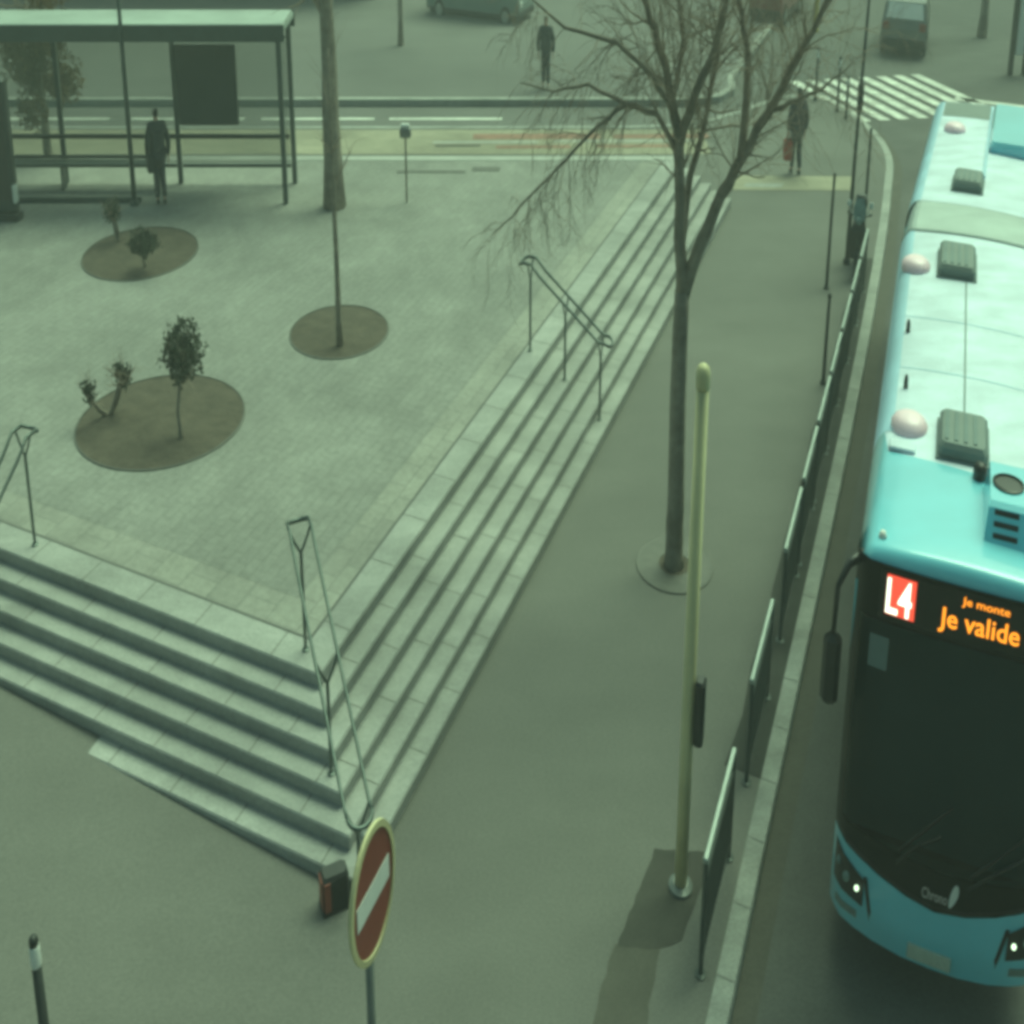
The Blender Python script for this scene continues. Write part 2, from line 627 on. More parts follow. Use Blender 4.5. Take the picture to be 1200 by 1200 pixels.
def drain(x, y, w, d, label):
    q = MB()
    q.box(-w, w, -d, d, -.02, .006)
    for k in range(5):
        q.box(-w * .8 + k * w * .36, -w * .8 + k * w * .36 + w * .12, -d * .8, d * .8, .005, .010)
    tag(q.build('drain_cover', M['rim'], None, (x, y, TOP)), label, 'drain')


drain(-.84, 33.6, .45, .16, 'short dark drain cover near the far edge of the square, beside the bare tree')
drain(-2.6, 33.4, 1.1, .10, 'long thin drain cover near the far edge of the square, behind the small sign post')

# ------------------------------------------------------------------ handrails on the steps
def handrail(label, foot0, foot1, nposts, group='double handrails on the steps', drop=.12):
    """foot0 = (a, b) on the square, foot1 = (a, b) at the bottom of the flight"""
    x0, y0 = ab(*foot0)
    t = thing('handrail', label, 'handrail', x0, y0, TOP, group)
    x1, y1 = ab(*foot1)
    D = Vector((x1 - x0, y1 - y0, -TOP - drop))
    flat = Vector((D.x, D.y, 0)).normalized()
    side = Vector((-flat.y, flat.x, 0)) * .17
    up = Vector((0, 0, 1.22))
    for s in (1, -1):
        q = MB()
        pts = [Vector((0, 0, 0)) - flat * .12 + up + side * s, up + side * s + flat * .08] + [up + side * s + D * k / 6 for k in range(1, 7)]
        pts.append(pts[-1] + flat * .14)
        q.tube(pts, .024, 8)
        q.build('rail', M['rail'], t, smooth=True)
    for at_, sg in ((0.0, -1), (1.0, 1)):
        q = MB()
        base = D * at_ + up + flat * .12 * sg + (flat * .02 if sg > 0 else Vector())
        q.tube([base + side * cos(pi * k / 10) + flat * sg * .13 * sin(pi * k / 10) - Vector((0, 0, .05 * sin(pi * k / 10))) for k in range(11)], .024, 8)
        q.build('end_loop', M['rail'], t, smooth=True)
    for k in range(nposts):
        f = k / (nposts - 1)
        p = D * f
        # foot on the tread the post stands on
        av, bv = foot0[0] + (foot1[0] - foot0[0]) * f, foot0[1] + (foot1[1] - foot0[1]) * f
        o = min(av, bv)
        zf = max(0.0, min(6, math.floor(o / TREAD) + 1)) * RISE - TOP if o > 0 else -TOP
        q = MB()
        foot = Vector((p.x, p.y, zf))
        top = Vector((p.x, p.y, p.z + .98))
        q.tube([foot, top], .027, 8)
        for s in (1, -1):
            q.tube([top - Vector((0, 0, .02)), top + side * s * .55 + Vector((0, 0, .10)), p + up + side * s - Vector((0, 0, .012))], .018, 6)
        q.lathe([(.06, zf), (.06, zf + .012), (.03, zf + .02)], p.x, p.y, 12)
        q.build('post', M['rail'], t, smooth=False)
    return t


handrail('double handrail running down the corner where the two flights of steps meet', (1.9, 2.05), (-.22, -.18), 3, drop=.2)
handrail('double handrail down the front flight at the edge of the view', (1.9, 7.8), (.05, 7.8), 3)
handrail('double handrail part way along the long flight of steps, behind the bare tree', (11.1, 1.95), (11.1, .22), 3, drop=-.02)

# ------------------------------------------------------------------ pedestrian barriers along the kerb
def barrier(x, y, label):
    t = thing('pedestrian_barrier', label, 'barrier', x, y, 0, 'pedestrian barriers along the kerb')
    Lb, Hb = 1.72, 1.02
    q = MB(along)
    q.box(-.035, .035, 0, Lb, Hb - .035, Hb + .015, .012)
    q.build('top_rail', M['barrier_top'], t)
    for y0 in (0.03, Lb - .03):
        q = MB(along)
        q.tube([(0, y0, 0), (0, y0, Hb - .03)], .034, 8)
        q.lathe([(.08, 0), (.08, .012), (.036, .02)], 0, y0, 10)
        q.build('post', M['barrier'], t)
    q = MB(along)
    q.box(-.016, .016, .05, Lb - .05, .13, .165)
    q.box(-.016, .016, .05, Lb - .05, .82, .85)
    for k in range(1, 20):
        yy = .06 + (Lb - .12) * k / 20
        q.box(-.017, .017, yy - .010, yy + .010, .16, .825)
    o = q.build('bar_panel', M['barrier'], t)
    return t


places = [(.9, 'nearest the dark pavement patch'), (3.82, 'second along from the dark patch'), (6.74, 'third along from the dark patch'), (8.72, 'fourth along from the dark patch'),
          (10.62, 'fifth along from the dark patch'), (12.5, 'sixth along, level with the bus roof hatch'), (14.4, 'seventh along, by the shorter thin post'),
          (16.3, 'eighth along, beyond the shorter thin post'), (18.2, 'ninth along, level with the tall thin post')]
first_barrier = None
for a, w in places:
    x, y = ab(a, -4.68)
    lab = 'grey barred pedestrian barrier on the kerb, ' + w
    if first_barrier is None:
        first_barrier = barrier(x, y, lab)
    else:
        copy_thing(first_barrier, x, y, 0, lab)

# ------------------------------------------------------------------ poles, bollards, sign
# cream pole
t = thing('cream_pole', 'tall bare cream painted pole standing by the dark pavement patch', 'pole', 2.39, 12.44, 0)
q = MB()
q.tube([(0, 0, 0), (0, 0, 1.2), (.01, 0, 4.25)], [.086, .084, .08], 14)
q.build('shaft', M['cream'], t, smooth=True)
q = MB()
q.lathe([(.086, 4.23), (.092, 4.26), (.092, 4.34), (.07, 4.39), (.03, 4.41)], .01, 0, 14)
q.build('cap', M['cream'], t, smooth=True)
q = MB(turn(20))
q.box(.09, .22, -.09, .09, 1.36, 1.92, .02)
q.box(.085, .10, -.06, .06, 1.45, 1.8)
q.build('control_box', M['black'], t)
q = MB()
q.lathe([(.17, 0), (.17, .03), (.11, .05)], 0, 0, 16)
q.build('base_plate', M['grey'], t)

# no entry sign: turned along the street, red with a white bar
sx, sy, sz = -1.31, 8.15, 2.972
t = thing('no_entry_sign', 'round red no entry sign with a white bar, below the steps', 'sign', sx, sy, 0)
q = MB()
q.tube([(-.045, .02, -.1), (-.045, .02, 3.32)], .042, 10)
q.build('pole', M['grey'], t, smooth=True)


def sign_tf(p):     # p = (along the plate, up, out of the face)
    u = (AX, AY)
    nrm = (AY, -AX)
    return (p[0] * u[0] + p[2] * nrm[0], p[0] * u[1] + p[2] * nrm[1], sz + p[1])


R = .384
q = MB(sign_tf)
n = 48
ring = []
for r_, d in ((R * .2, -.012), (R, -.012), (R + .012, .0), (R + .012, .03), (R - .028, .034), (R - .03, .018)):
    ring.append([(r_ * cos(2 * pi * k / n), r_ * sin(2 * pi * k / n), d) for k in range(n)])
q.grid(ring, close_u=True)
q.build('rim', M['cream'], t, smooth=False)
q = MB(sign_tf)
q.grid([[(0, 0, .02)] * n, [((R - .03) * cos(2 * pi * k / n), (R - .03) * sin(2 * pi * k / n), .02) for k in range(n)]], close_u=True)
q.grid([[(0, 0, -.014)] * n, [(R * cos(2 * pi * k / n), R * sin(2 * pi * k / n), -.014) for k in range(n)]], close_u=True)
q.build('face', M['red'], t)
q = MB(sign_tf)
q.box(-.29, .29, -.072, .072, .021, .026)
q.build('bar', M['white'], t)
q = MB(sign_tf)
q.box(-.10, .10, -.03, .03, -.06, -.013)
q.build('bracket', M['grey'], t)

# bollards
def bollard(x, y, z, h, label, r=.055):
    t = thing('bollard', label, 'bollard', x, y, z, 'white topped bollards')
    q = MB()
    q.lathe([(r * 1.3, 0), (r * 1.3, .05), (r, .07), (r * .92, h * .80)], 0, 0, 14)
    q.build('shaft', M['dark'], t, smooth=True)
    q = MB()
    q.lathe([(r * .98, h * .80), (r * 1.0, h * .81), (r * .98, h * .93), (r * .9, h * .94)], 0, 0, 14)
    q.build('white_band', M['white'], t, smooth=True)
    q = MB()
    q.lathe([(r * .9, h * .94), (r * .85, h * .98), (r * .5, h)], 0, 0, 14)
    q.build('cap', M['dark'], t, smooth=True)
    return t


bollard(-5.62, 10.15, 0.05, 1.17, 'thin dark bollard with white band, alone on the pavement before the steps', .06)
bollard(12.75, 44.3, 0, 1.25, 'white topped bollard at the corner, first at the start of the zebra crossing')
bollard(13.30, 43.0, 0, 1.25, 'white topped bollard at the corner, in the middle beside the zebra crossing')
bollard(13.42, 42.2, 0, .95, 'low white topped bollard at the corner, next to the tall street pole')

# low block at the corner of the steps
t = thing('corner_block', 'low dark block with a red reflective panel at the corner of the steps', 'bollard', -2.52, 12.18, 0)
q = MB(turn(-25))
q.box(-.13, .24, -.12, .12, 0, .34, .03)
q.box(-.145, .255, -.135, .135, 0, .04)
q.build('body', M['black'], t)
q = MB(turn(-25))
q.box(-.142, -.128, -.09, .09, .05, .31)
q.box(-.12, -.03, -.133, -.119, .05, .31)
q.build('reflective_panel', M['band'], t)

# slender street pole near the scooter
t = thing('street_pole', 'slender dark street pole with a small box near the top, beside the parked scooter', 'pole', 10.0, 30.4, 0)
q = MB()
q.tube([(0, 0, 0), (.02, 0, 2.0), (.1, 0, 4.6)], [.065, .05, .04], 8)
q.lathe([(.11, 0), (.11, .06), (.06, .1)], 0, 0, 10)
q.build('shaft', M['dark'], t, smooth=True)
q = MB()
q.box(-.02, .12, -.08, .08, 2.55, 3.0, .015)
q.build('sign_box', M['dark'], t)
for i, (x, y, h, lab) in enumerate(((9.0, 28.95, 1.85, 'tall thin dark post on the pavement before the scooter'), (7.67, 24.4, 1.27, 'shorter thin dark post on the pavement, level with the bus roof hatch'))):
    q = MB()
    q.tube([(0, 0, 0), (0, 0, h * .5), (.01, 0, h)], [.05, .042, .036], 8)
    q.lathe([(.08, 0), (.08, .03), (.045, .05)], 0, 0, 10)
    q.lathe([(.044, h - .03), (.05, h), (.03, h + .03)], .01, 0, 8)
    tag(q.build('thin_post', M['dark'], None, (x, y, 0)), lab, 'post', 'thin dark posts on the pavement')
q = MB()
q.tube([(0, 0, 0), (0, 0, 1.9)], [.05, .04], 8)
q.lathe([(.08, 0), (.08, .03), (.045, .05)], 0, 0, 10)
tag(q.build('thin_post', M['dark'], None, (11.05, 32.2, 0)), 'thin dark post at the kerb beyond the scooter', 'post', 'thin dark posts on the pavement')

# small sign post on the square
t = thing('sign_post', 'thin post topped by a small box on the far side of the square', 'sign post', -3.18, 31.18, TOP)
q = MB()
q.tube([(0, 0, 0), (0, 0, 1.2)], .03, 8)
q.build('post', M['bark'], t)
q = MB()
q.box(-.17, .17, -.08, .08, 1.10, 1.27, .03)
q.build('head_box', M['grey'], t)
q = MB()
q.box(-.12, .12, -.055, .055, 1.27, 1.33, .01)
q.build('lid', M['white'], t)

# mast in front of the shelter
t = thing('metal_mast', 'tall thin dark mast rising in front of the bus shelter', 'mast', -11.35, 31.0, TOP)
q = MB()
q.tube([(0, 0, 0), (0, 0, 2.4), (.02, 0, 5.2)], [.075, .06, .05], 10)
q.build('shaft', M['shelter'], t, smooth=True)
q = MB()
q.lathe([(.14, 0), (.14, .05), (.08, .09)], 0, 0, 12)
q.build('base_plate', M['shelter'], t)

# ------------------------------------------------------------------ bus shelter
t = thing('bus_shelter', 'long bus shelter with pale flat roof, glass back and dark notice board', 'shelter', -11.4, 31.6, TOP)
q = MB()
q.box(-6.4, 4.75, -.55, 1.05, 2.82, 2.98, .04)
q.build('roof', M['shelterroof'], t)
q = MB()
q.box(-6.42, 4.77, -.575, -.555, 2.70, 2.97)
q.box(-6.42, 4.77, 1.055, 1.07, 2.70, 2.97)
q.build('roof_fascia', M['shelter'], t)
for x in (-6.2, -2.6, 1.0, 4.58):
    for y in ((-.5, .95) if x > 4 or x < -6 else (.95,)):
        q = MB()
        q.box(x - .07, x + .07, y - .06, y + .06, 0, 2.83, .01)
        q.build('post', M['shelter'], t)
for x0, x1 in ((-6.1, -2.7), (-2.5, .9), (1.1, 4.48)):
    q = MB()
    q.box(x0, x1, .94, .965, .35, 2.5)
    q.build('glass_panel', M['pane'], t)
    q = MB()
    q.box(x0, x1, .93, .975, .28, .34)
    q.build('glass_frame', M['shelter'], t)
    q = MB()
    q.box(x0, x1, .93, .975, 2.51, 2.56)
    q.build('glass_frame', M['shelter'], t)
q = MB()
q.box(1.1, 2.95, .80, .92, 1.05, 2.42, .02)
q.build('notice_board', M['board'], t)
q = MB()
q.tube([(-6.1, .80, .86), (4.5, .80, .86)], .045, 8)
q.tube([(-6.1, .70, .52), (.6, .70, .52)], .03, 8)
q.build('leaning_rail', M['dark'], t)
q = MB()
q.box(-5.6, .6, .35, .75, .42, .47, .01)
for x in (-5.4, -2.5, .4):
    q.box(x - .03, x + .03, .4, .7, 0, .42)
q.build('bench', M['shelter'], t)
q = MB()
q.box(-3.6, .2, -.46, -.40, .0, .09)  # low dark bar added as the shadow line on the ground before the shelter
q.build('shadow_bar', M['shelter'], t)
t = thing('information_totem', 'dark upright information totem at the end of the bus shelter', 'totem', -15.1, 30.1, TOP)
q = MB(turn(8))
q.box(-.7, .72, -.12, .12, .12, 2.32, .05)
q.build('case', M['board'], t)
q = MB(turn(8))
q.box(-.6, .62, -.135, -.118, .35, 2.15)
q.build('panel', M['totem'], t)
q = MB(turn(8))
q.box(-.75, .77, -.17, .17, 0, .12, .02)
q.build('base', M['dark'], t)
q = MB(turn(8))
q.box(.66, .735, -.125, .05, .3, .6, .01)
q.build('label_plate', M['carpale'], t)

# ------------------------------------------------------------------ the articulated bus
B0 = (5.33, 10.99)
TH1, TH2 = radians(22.0), radians(25.0)
PIV = 10.15
U1, R1 = (sin(TH1), cos(TH1)), (cos(TH1), -sin(TH1))
U2, R2 = (sin(TH2), cos(TH2)), (cos(TH2), -sin(TH2))


def bus_tf(p):      # p = (w across to the driver's left, s back from the nose, z)
    w, s, z = p
    if s <= PIV - .6:
        return (s * U1[0] + w * R1[0], s * U1[1] + w * R1[1], z)
    f = min(1.0, (s - (PIV - .6)) / 1.2)
    a = TH1 + (TH2 - TH1) * f
    c = (PIV * U1[0], PIV * U1[1])
    d = s - PIV
    return (c[0] + d * sin(a) + w * cos(a), c[1] + d * cos(a) - w * sin(a), z)


bus = thing('articulated_bus', 'long turquoise articulated bus with pale roof, black front and lit line number', 'bus', B0[0], B0[1], -.12)
ZO = .12            # heights below are above the pavement


def bmb():
    return MB(lambda p: bus_tf((p[0], p[1], p[2] + ZO)))


HW = 1.275
WS = [-1.277, -1.277, -1.265, -1.22, -1.12, -.95, -.7, -.35, 0, .35, .7, .95, 1.12, 1.22, 1.265, 1.277, 1.277]


def nose(w, z):
    """how far back the face of the bus lies"""
    a = min(1.0, abs(w) / HW)
    up = max(0.0, min(1.0, (z - 1.0) / 2.0))
    up = up * up * (3 - 2 * up)
    low = max(0.0, (.55 - z)) * .25
    bul = (.25 * (1 - up) + .07 * up)
    return .0 + .36 * up + low + bul * a ** 2.6 + (.16 * ((abs(w) - 1.1) / .175) ** 2 if abs(w) > 1.1 else 0)


def btop(w):
    return .80 + .22 * min(1, abs(w) / 1.2) ** 1.35


def bbot(w):
    return .27 + .06 * min(1, abs(w) / 1.2) ** 2


def face_grid(q, zlo, zhi, nz, d=0.0, ws=WS, wrap=True):
    rows = []
    for k in range(nz + 1):
        row = []
        for i, w in enumerate(ws):
            z = zlo(w) + (zhi(w) - zlo(w)) * k / nz
            s = nose(w, z) - d
            if wrap and i in (0, len(ws) - 1):
                s += .5
            row.append((w, s, z))
        rows.append(row)
    q.grid(rows)


q = bmb()
face_grid(q, bbot, btop, 6)
fb = q.build('front_bumper', M['turq'], bus, smooth=True)
q = bmb()
face_grid(q, lambda w: btop(w) - .0, lambda w: btop(w) + .055, 1, -.012)
q.build('bumper_gap', M['black'], bus, smooth=True)
WLO, WHI = (lambda w: 1.14 + .05 * abs(w)), (lambda w: 2.76)
q = bmb()
face_grid(q, lambda w: btop(w) + .05, WLO, 4)
face_grid(q, WHI, lambda w: 3.20, 5)
for sg in (-1, 1):
    face_grid(q, WLO, WHI, 10, 0.0, [sg * w for w in (1.18, 1.22, 1.265, 1.277)], False)
    q.grid([[(sg * 1.277, nose(1.277, z), z), (sg * 1.278, nose(1.277, z) + .5, z)] for z in (1.1, 1.6, 2.2, 2.8)])
mk = q.build('front_mask', M['mask'], bus, smooth=True)
q = bmb()
wg = [-1.21] + [w for w in WS if abs(w) < 1.19] + [1.21]
face_grid(q, lambda w: WLO(w) - .02, lambda w: WHI(w) + .02, 10, .006, wg, False)
q.build('windscreen', M['screen'], bus, smooth=True)
q = bmb()
q.box(-1.2, 1.2, .75, PIV - .6, .33, .37)
q.build('floor', M['hatch'], bus)
q = bmb()
q.box(-1.15, 1.15, .55, .95, .6, 1.02, .06)
q.box(.15, 1.0, .62, 1.05, 1.0, 1.16, .05)
q.build('dashboard', M['hatch'], bus)
q = bmb()
q.tube([(.58 + .22 * cos(2 * pi * k / 20), 1.16 + .16 * sin(2 * pi * k / 20), 1.24 - .12 * sin(2 * pi * k / 20)) for k in range(21)], .018, 6)
q.tube([(.58, 1.16, 1.24), (.58, 1.0, 1.08)], .03, 6)
q.build('steering_wheel', M['black'], bus)
for w_, s_, h_ in ((.58, 1.75, 1.0), (.75, 3.6, .82), (-.75, 3.8, .82), (.75, 4.5, .82), (-.75, 4.7, .82)):
    q = bmb()
    q.box(w_ - .25, w_ + .25, s_ - .25, s_ + .2, .37, h_, .06)
    q.box(w_ - .25, w_ + .25, s_ + .2, s_ + .32, .6, h_ + .65, .05)
    q.build('seat', M['trousers'], bus)
for w_, s_ in ((-.32, 1.5), (.18, 1.6), (-.45, 2.9), (.4, 3.1)):
    q = bmb()
    q.tube([(w_, s_, .37), (w_, s_, 2.85)], .022, 8)
    q.build('grab_pole', M['cream'], bus)
q = bmb()
q.box(.12, .2, 1.25, 2.1, .37, 1.5, .02)
q.build('cab_partition', M['grey'], bus)
# bodies: side shells of both sections with their backs
for s0, s1, nm in ((.55, PIV - .45, 'body'), (PIV + .75, 17.6, 'trailer_body')):
    q = bmb()
    rr = .22
    plan = [(-HW, s0), (-HW, s0 + 1), (-HW, s1 - rr), (-HW + rr * .3, s1 - rr * .3), (-HW + rr, s1), (HW - rr, s1), (HW - rr * .3, s1 - rr * .3), (HW, s1 - rr), (HW, s0 + 1), (HW, s0)]
    q.grid([[(w, s, z) for w, s in plan] for z in (.28, .9, 2.0, 2.96)], close_u=True)
    q.build(nm, M['turq'], bus, smooth=False)


def zroof(w, e=0.0):
    a = abs(w)
    if a > 1.27:
        return 2.95
    if a > 1.05:
        t = (a - 1.05) / .225
        return 3.275 - .325 * (1 - sqrt(max(0, 1 - t * t)))
    return 3.275 + .035 * (1 - (a / 1.05) ** 2)


RW = [-1.275, -1.27, -1.25, -1.2, -1.13, -1.05, -.8, -.5, -.2, 0, .2, .5, .8, 1.05, 1.13, 1.2, 1.25, 1.27, 1.275]


def roof(q, ss, ws=RW, dz=0.0, lip=False):
    rows = []
    for s in ss:
        rows.append([(w * (1 if not dz else 1.0015), s, zroof(w) + dz) for w in ws])
    q.grid(rows)


q = bmb()
roof(q, [.62, 2, 4, 6, 8, 9.2, PIV - .5])
q.build('roof', M['roof'], bus, smooth=True)
q = bmb()
roof(q, [PIV + .78, 12, 13, 14, 15.5, 16.6, 17.5])
q.build('roof', M['roof'], bus, smooth=True)
# turquoise front cap: rolls over the top of the mask
q = bmb()
rows = []
for f in range(6):
    t = f / 5 * pi / 2
    rows.append([(w, nose(w, 3.0) + .02 + .13 * (1 - cos(t)) + (.25 if abs(w) > 1.274 else 0), 3.165 + (zroof(w) + .006 - 3.165) * sin(t) if zroof(w) > 3.165 else zroof(w)) for w in RW])
for s in (.8, 1.2, 1.6, 2.0):
    rows.append([(w * 1.001, s + (.0 if s < 1.9 else (.9 if w < -1.1 else .28 - .12 * w)), zroof(w) + .006) for w in RW])
q.grid(rows)
q.build('roof_cap', M['turq'], bus, smooth=True)
# pale teal shoulders along the roof edges
for sg in (-1, 1):
    for s0, s1 in ((2.2, PIV - .5), (PIV + .8, 17.5)):
        q = bmb()
        q.grid([[(sg * w * 1.0012, s, zroof(w) + .004) for w in (1.02, 1.05, 1.13, 1.2, 1.25)] for s in (s0 + (.7 if sg < 0 and s0 < 3 else 0), s0 + 2, s1)])
        q.build('roof_shoulder', M['roofedge'], bus, smooth=True)
# bellows
q = bmb()
rows = []
nb = 22
for k in range(nb + 1):
    s = PIV - .52 + (1.34) * k / nb
    d = .024 if k % 2 else .0
    rows.append([(sg_w * (1.2 + d) / 1.275, s, z + (d if z > 3 else 0)) for sg_w, z in ([(-1.275, .35), (-1.275, 1.5)] + [(w, zroof(w) + .0) for w in RW] + [(1.275, 1.5), (1.275, .35)])])
q.grid(rows)
q.build('bellows', M['bellow'], bus)
for s_ in (PIV - .55, PIV + .80):
    q = bmb()
    q.grid([[(w * 1.004, ss, zroof(w) + .012) for w in RW] for ss in (s_ - .035, s_ + .035)])
    q.build('bellows_seal', M['seam'], bus)
# seams on the roof
q = bmb()
for w in (-.075,):
    q.box(w - .012, w + .012, 3.35, 7.7, 3.3085, 3.3155)
q.build('roof_seam', M['seam'], bus)
for s in (4.6, 6.2):
    q = bmb()
    q.grid([[(w, ss, zroof(w) + .0045) for w in RW[4:-4]] for ss in (s, s + .015)])
    q.build('roof_seam', M['roofedge'], bus)


def roof_box(name, m, w0, w1, s0, s1, h, bev=.03, z0=3.25):
    q = bmb()
    q.box(w0, w1, s0, s1, z0, 3.31 + h, bev)
    return q.build(name, m, bus)


for w0, w1, s0, s1 in ((-.41, .22, 2.45, 3.32), (-.55, .07, 7.74, 8.78), (-.46, .12, 11.7, 12.45)):
    hb = roof_box('roof_hatch', M['hatch'], w0, w1, s0, s1, .13, .04)
    q = bmb()
    q.box(w0 - .03, w1 + .03, s0 - .03, s1 + .03, 3.30, 3.325)
    for k in range(4):
        q.box(w0 + .07 + k * (w1 - w0 - .14) / 4, w0 + .12 + k * (w1 - w0 - .14) / 4, s0 + .1, s1 - .1, 3.435, 3.449)
    q.build('hatch_frame', M['seam'], hb)
for w, s in ((-.81, 3.05), (-.94, 8.0), (-.65, 15.4)):
    q = bmb()
    q.lathe([(.25, 3.26), (.25, 3.33), (.23, 3.345), (.215, 3.365), (.16, 3.39), (.08, 3.40), (.005, 3.403)], w, s, 20)
    q.build('roof_dome', M['dome'], bus, smooth=True)
q = bmb()
q.box(-1.05, -.70, 2.42, 2.62, 3.29, 3.325, .012)
q.build('roof_fitting', M['roof'], bus)
for w, s in ((-.96, 5.7), (-.91, 4.05)):
    q = bmb()
    q.lathe([(.035, 3.28), (.03, 3.36), (.018, 3.40)], w, s, 10)
    q.build('roof_aerial', M['black'], bus, smooth=True)
q = bmb()
q.lathe([(.085, 3.29), (.085, 3.40), (.06, 3.43), (.01, 3.435)], .12, 2.2, 14)
q.build('roof_sensor', M['black'], bus, smooth=True)
# air conditioning unit with fans and slots
q = bmb()
w0, w1, s0, s1, z1 = .16, 1.08, .98, 1.95, 3.56
q.grid([[(w0, s0 + .02, 3.26), (w1, s0 + .02, 3.26)], [(w0, s0, 3.30), (w1, s0, 3.30)], [(w0 + .03, s0 + .14, z1 - .03), (w1 - .03, s0 + .14, z1 - .03)], [(w0 + .05, s0 + .2, z1), (w1 - .05, s0 + .2, z1)],
        [(w0 + .05, s1, z1), (w1 - .05, s1, z1)], [(w0, s1 + .1, 3.26), (w1, s1 + .1, 3.26)]])
for w, wi in ((w0, w0 + .05), (w1, w1 - .05)):
    q.face([(w, s0 + .02, 3.26), (w, s0, 3.30), (w + (wi - w) * .6, s0 + .14, z1 - .03), (wi, s0 + .2, z1), (wi, s1, z1), (w, s1 + .1, 3.26)])
ac = q.build('roof_unit', M['turq'], bus)
for w in (.42, .84):
    q = bmb()
    q.lathe([(.185, z1 - .01), (.19, z1 + .012), (.165, z1 + .02), (.16, z1 + .004), (.03, z1 + .006)], w, 1.55, 22)
    q.build('fan', M['black'], ac)
for c in range(2):
    for r_ in range(3):
        q = bmb()
        zz = 3.345 + r_ * .072
        ss = s0 + .14 * (zz - 3.30) / (z1 - .03 - 3.30)
        wa = w0 + .1 + c * .42
        q.face([(wa, ss - .006, zz), (wa + .28, ss - .006, zz), (wa + .28, ss + .010, zz + .036), (wa, ss + .010, zz + .036)])
        q.build('slot', M['black'], ac)
# raised pale cover and dark strip at the tail
roof_box('roof_cover', M['turq'], .16, .98, 14.2, 17.0, .14, .05)
q = bmb()
q.grid([[(w, s, zroof(w) + .006) for w in (-1.0, -.6, -.2, .1)] for s in (16.4, 17.45)])
q.build('tail_panel', M['hatch'], bus)
q = bmb()
q.box(.09, .15, 12.6, 17.3, 3.3, 3.345)
q.build('cable_duct', M['roofedge'], bus)
# marker lamp at the corner of the cap
q = bmb()
q.lathe([(.05, 3.25), (.05, 3.30), (.03, 3.33)], -1.0, .66, 10)
q.build('marker_lamp', M['white'], bus, smooth=True)

# headlamp clusters, seams, plate
for sg in (-1, 1):
    q = bmb()
    ws = [sg * w for w in (.86, .95, 1.04, 1.13, 1.2, 1.245)]
    lo = lambda w: .57 + .10 * (abs(w) - .86)
    hi = lambda w: .80 + .15 * (abs(w) - .86) / .38
    face_grid(q, lo, hi, 4, .010, ws, False)
    cl = q.build('headlamp_cluster', M['black'], bus, smooth=True)
    for wv, zz, r_, m in ((.94, .70, .027, 'lamp'), (1.08, .735, .05, 'lampglass'), (1.19, .80, .04, 'lampglass')):
        q = bmb()
        for k in range(1):
            c = (sg * wv, nose(sg * wv, zz) - .014, zz)
            rim_ = [(c[0] + r_ * cos(2 * pi * j / 16), c[1], c[2] + r_ * sin(2 * pi * j / 16)) for j in range(16)]
            q.grid([rim_, [(c[0] + r_ * .6 * cos(2 * pi * j / 16), c[1] - .018, c[2] + r_ * .6 * sin(2 * pi * j / 16)) for j in range(16)], [(c[0], c[1] - .022, c[2])] * 16], close_u=True)
        q.build('headlight', M[m], cl, smooth=True)
    q = bmb()
    n_ = 8
    q.grid([[(sg * (.85 - .17 * k / n_ + dw), nose(sg * .8, .84 - .55 * k / n_) - .008, .84 - .55 * k / n_) for dw in (-.022, .022)] for k in range(n_ + 1)])
    q.build('bumper_seam', M['black'], bus)
    q = bmb()
    ws = [sg * w for w in (.92, 1.02, 1.12, 1.2)]
    face_grid(q, lambda w: .42, lambda w: .50, 1, .008, ws, False)
    q.build('fog_lamp', M['lampglass'], bus, smooth=True)
q = bmb()
q.box(-.27, .25, nose(0, .42) - .03, nose(0, .42) + .06, .335, .46, .008)
pl = q.build('licence_plate', M['plate'], bus)
# wipers and mirrors
for w0, w1 in ((-.5, -.02), (.35, .95)):
    q = bmb()
    zz = 1.16
    q.tube([(w0, nose(w0, 1.1) - .03, 1.1), ((w0 + w1) / 2, nose(0, 1.5) - .05, 1.3), (w1, nose(w1, 1.42) - .03, 1.42)], .014, 6)
    q.tube([(w0 + .02, nose(w0, 1.2) - .03, 1.2), (w1 + .1, nose(w1, 1.62) - .03, 1.66)], .012, 6)
    q.build('wiper', M['black'], bus)
for sg in (-1, 1):
    q = bmb()
    q.tube([(sg * 1.2, .62, 3.14), (sg * 1.36, .42, 3.12), (sg * 1.47, .3, 2.98), (sg * 1.48, .27, 2.62)], [.045, .04, .034, .03], 8)
    arm = q.build('mirror_arm', M['black'], bus, smooth=True)
    q = bmb()
    q.box(sg * 1.48 - .11, sg * 1.48 + .11, .2, .36, 2.05, 2.62, .05)
    q.build('mirror_head', M['black'], arm)
# sun blind and dashboard outlines seen through the screen
q = bmb()
face_grid(q, lambda w: 2.42, lambda w: 2.66, 1, .012, [-1.05, -.95, -.82], False)
q.build('screen_sticker', M['seam'], bus)
